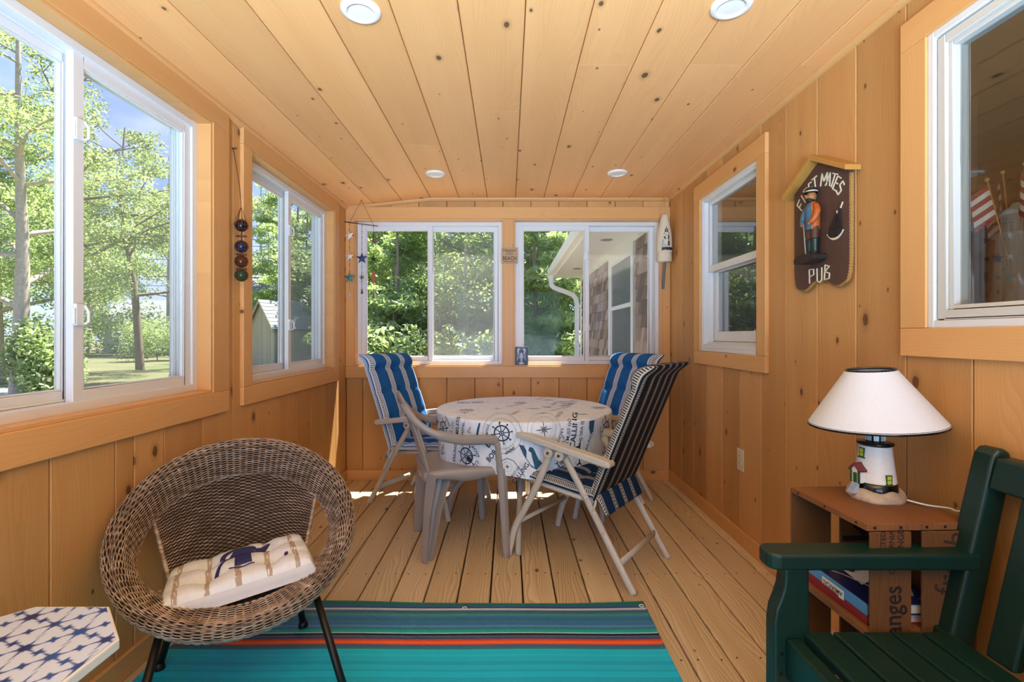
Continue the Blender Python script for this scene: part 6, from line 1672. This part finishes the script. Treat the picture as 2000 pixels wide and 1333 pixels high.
while zc_ < 2.18:
    y = 4.02 - rng.uniform(0, .1)
    while y < HY1 - 0.10:
        wd = rng.choice((0.09, 0.115, 0.14, 0.165, 0.19)); y1 = min(y + wd, HY1 - 0.09)
        if y1 - y > 0.03:
            wq = round(y1 - y, 3)
            inside = y1 > wy0 - 0.09 and y < wy1 + 0.09 and zc_ + 0.13 > wz0 - .1 and zc_ < wz1 + .1
            if not inside:
                hh = min(0.165, 2.2 - zc_)
                def shape(mb, oy, oz):
                    mb.prism([(HX + 0.004, oz + hh), (HX - 0.020, oz), (HX + 0.002, oz)], lambda u, v, d: (u, d, v), oy + 0.004, oy + wq - 0.004)
                if zc_ < 0.72 or y < 4.10: shape(low_, y, zc_)
                else:
                    key = (wq, round(hh, 3))
                    if key not in protos:
                        mb = MB(); shape(mb, 0, 0); o = mb.build('shingle', m_sh, R); protos[key] = o
                    else:
                        o = protos[key].copy(); COL.objects.link(o); o.parent = R
                    o.location = (rng.uniform(-.002, .001), y, zc_ + rng.uniform(-.003, .003))
        y = y1
    zc_ += 0.130; row += 1
low_.build('shingle_courses', m_sh, R, kind='stuff')
wp = M['white_paint']
def hb(name, a, b, mat=wp, par=R, bev=0.003):
    m = MB(); m.box(a, b); return m.build(name, mat, par, bevel=bev)
for a, b in (((HX - 0.024, wy0 - 0.09, wz0 - .09), (HX + .01, wy0, wz1 + .13)), ((HX - 0.024, wy1, wz0 - .09), (HX + .01, wy1 + 0.09, wz1 + .13)), ((HX - 0.024, wy0, wz1), (HX + .01, wy1, wz1 + 0.13)), ((HX - 0.03, wy0, wz0 - .09), (HX + .01, wy1, wz0))): hb('window_casing', a, b)
m = MB()
for z0, z1, dx in ((1.46, wz1, 0.0), (wz0, 1.50, 0.012)):
    P_ = lambda u, v, d, dx=dx: (HX - 0.014 + dx + d, u, v)
    ring(m, P_, wy0, wy1, z0, z1, 0.045, 0, 0.012)
sa = m.build('window_sash', wp, R)
hb('pane', (HX - 0.004, wy0 + .03, wz0 + .03), (HX + 0.002, wy1 - .03, wz1 - .03), simple('dim_window_glass', '#5b6472', 0.12, var=0.05), sa, 0)
hb('corner_board', (HX - 0.022, HY1 - 0.10, GZ), (HX + 0.10, HY1 + 0.02, 2.2))
hb('soffit', (0.83, 4.22, 2.200), (HX + 0.05, 8.80, 2.225), wp); hb('frieze_board', (HX - 0.02, 4.0, 2.12), (HX + 0.0, HY1, 2.2), wp)
hb('fascia', (0.805, 4.22, 2.195), (0.83, 8.80, 2.33), wp)
m = MB(); m.prism([(0.83, 2.33), (0.80, 2.345), (HX + 1.0, 3.0), (HX + 1.0, 2.95), (HX + .05, 2.36)], lambda u, v, d: (u, d, v), 4.22, 8.82); m.build('roof', simple('wing_roof', '#6f6a66', 0.9), R)
m = MB(); pr = [(0.803, 2.325), (0.803, 2.225), (0.735, 2.225), (0.715, 2.25), (0.715, 2.290), (0.700, 2.325), (0.706, 2.325), (0.721, 2.292), (0.721, 2.252), (0.737, 2.231), (0.797, 2.231), (0.797, 2.325)]
m.prism(pr, lambda u, v, d: (u, d, v), 4.22, 8.82); m.build('gutter', wp, R)
m = MB(); m.tube(catmull([(0.76, 8.66, 2.235), (0.762, 8.66, 2.12), (0.80, 8.65, 2.02), (1.02, 8.64, 1.93), (1.16, 8.63, 1.86), (1.215, 8.62, 1.74), (1.22, 8.62, 1.5), (1.22, 8.62, GZ + .1)], 5), 0.042, 4, rb=0.055, up=(0, 1, 0), smooth=False); m.build('downspout', wp, R, bevel=0.006)
for y in (5.3, 7.57):
    m = MB(); m.lathe([(0.0001, 2.194), (0.06, 2.195), (0.068, 2.199)], (1.075, y, 0), 20, caps=False); m.build('soffit_vent', simple('grey_vent', '#8b8076', 0.6), R)

# garden shed
R = empty('garden_shed', (-10.5, 21.7, GZ), atan2(.8, .6), label='small weathered grey shed with double door, seen through the farther left window', cat='shed')
m_sd = wood('grey_weathered_board', 'x', 'z', (0.50, 0.44, 0.37), (0.33, 0.28, 0.23), knots=0, rough=.85, var=.1); m_sd2 = wood('grey_weathered_board_b', 'y', 'z', (0.50, 0.44, 0.37), (0.33, 0.28, 0.23), knots=0, rough=.85, var=.1)
SL, SW, SE, SR = 1.95, 2.4, 1.82, 3.12
m = MB(); m.box((0.03, 0.03, 0), (SL - .03, SW - .03, SE)); m.prism([(0.03, SE), (SW - .03, SE), (SW / 2, SR - .05)], lambda u, v, d: (d, u, v), 0.03, SL - .03); m.build('wall', m_sd, R)
for i in range(13):     # boards of the eave wall
    x0 = SL * i / 13
    if 0.30 < x0 + .07 < 1.66: continue
    m = MB(); m.box((x0 + .003, 0.005, 0.02), (x0 + SL / 13 - .003, 0.03, SE)); m.build('board', m_sd, R)
for i in range(16):
    y0 = SW * i / 16; y1 = SW * (i + 1) / 16; f = lambda y: SE + (SR - SE) * (1 - abs(y - SW / 2) / (SW / 2)) - .03
    m = MB(); m.prism([(y0 + .003, 0.02), (y1 - .003, 0.02), (y1 - .003, f(y1)), (y0 + .003, f(y0))], lambda u, v, d: (d, u, v), 0.005, 0.03); m.build('board', m_sd2, R)
for s, x0 in ((0, .30), (1, .985)):
    m = MB(); m.box((x0, -0.02, .12), (x0 + .675, 0.005, SE - .12)); d_ = m.build('door', m_sd, R)
    m = MB(); P_ = lambda u, v, d: (u, -0.02 - d, v); ring(m, P_, x0, x0 + .675, .12, SE - .12, .09, 0, .018); m.build('door_rail', m_sd, d_)
    m = MB(); m.prism([(x0 + .34 + .10 * cos(q * pi / 8), 1.15 + .17 * sin(q * pi / 8)) for q in range(16)], P_, 0, .02); m.build('oval_plaque', m_pane, d_)
m_shr = simple('pale_grey_roofing', '#85888a', .9, var=.1, scale=6)
for side in (0, 1):
    for i in range(8):
        t0, t1 = i / 8, (i + 1) / 8 + .03
        g = lambda t: (SW / 2 * t - .12 * (1 - t)) if side == 0 else SW - (SW / 2 * t - .12 * (1 - t))
        h = lambda t: SE - .10 + (SR - SE + .10) * t
        m = MB(); m.prism([(g(t0), h(t0) + .03), (g(min(1, t1)), h(min(1, t1)) + .005), (g(min(1, t1)), h(min(1, t1)) - .02), (g(t0), h(t0))], lambda u, v, d: (d, u, v), -.12, SL + .12); m.build('shingle_course', m_shr, R)
    m = MB(); g0, g1 = (-.12, SW / 2) if side == 0 else (SW + .12, SW / 2)
    for xx in (-.14, SL + .10): m.prism([(g0, SE - .10), (g1, SR), (g1, SR - .14), (g0, SE - .24)], lambda u, v, d: (d, u, v), xx, xx + .04)
    m.build('rake_board', m_sd2, R)

# neighbour's house with white deck far off, and a grey roofed house behind the shed
R = empty('white_deck', (-29.0, 37.0, GZ), 0.25, label='far white deck with railing beside a white post, seen through the near left window', cat='deck')
m = MB(); m.box((0, 0, .55), (5.0, 2.5, .7)); m.build('platform', wp, R)
m = MB(); m.box((0, -.05, 1.5), (5.0, .05, 1.6)); m.build('rail', wp, R); m = MB(); m.box((0, -.04, .78), (5.0, .04, .85)); m.build('rail', wp, R)
for i in range(24):
    m = MB(); m.box((i * .215, -.03, .8), (i * .215 + .06, .03, 1.52)); m.build('baluster', wp, R)
for x in (0, 2.5, 4.9):
    m = MB(); m.box((x - .07, -.07, 0), (x + .07, .07, 1.75)); m.build('post', wp, R)
R = empty('white_house', (-33.5, 40.0, GZ), 0.2, label='far white house behind the deck with a grey roof', cat='house')
m = MB(); m.box((0, 0, 0), (5.5, 5, 2.6)); m.build('wall', wp, R); m = MB(); m.prism([(-.4, 2.6), (5.4, 2.6), (2.5, 4.6)], lambda u, v, d: (d, u, v), -.3, 5.8); m.build('roof', m_shr, R)
for x in (1.0, 3.2):
    m = MB(); m.box((x, -.03, 1.0), (x + .9, .02, 2.1)); m.build('window', m_pane, R)
R = empty('grey_house', (-17.5, 33.0, GZ), 0.9, label='grey roofed house half hidden by trees above the shed', cat='house')
m = MB(); m.box((0, 0, 0), (8, 6, 3.4)); m.build('wall', m_sd, R); m = MB(); m.prism([(-.4, 3.3), (6.4, 3.3), (3, 6.6)], lambda u, v, d: (d, u, v), -.4, 8.4); m.build('roof', m_shr, R)
m = MB(); m.box((3, -.04, 1.2), (4.2, .02, 2.5)); m.build('window', m_pane, R)
for i, (z0, z1) in enumerate(((6.3, 5.6), (5.3, 4.9), (3.9, 3.6))):
    m = MB(); m.tube([(-45, 24 - i * .3, z0 + .7), (-27, 24.2 - i * .3, z0 - .25), (-9, 24.4 - i * .3, z1 - .05), (10, 30, z1 + 1.0)], 0.017, 5); m.build('utility_wire', simple('grey_wire', '#6d7074', .6), label=['highest utility wire across the near left window', 'middle utility wire across the near left window', 'lowest utility wire across the near left window'][i], cat='wire', group='utility wires')
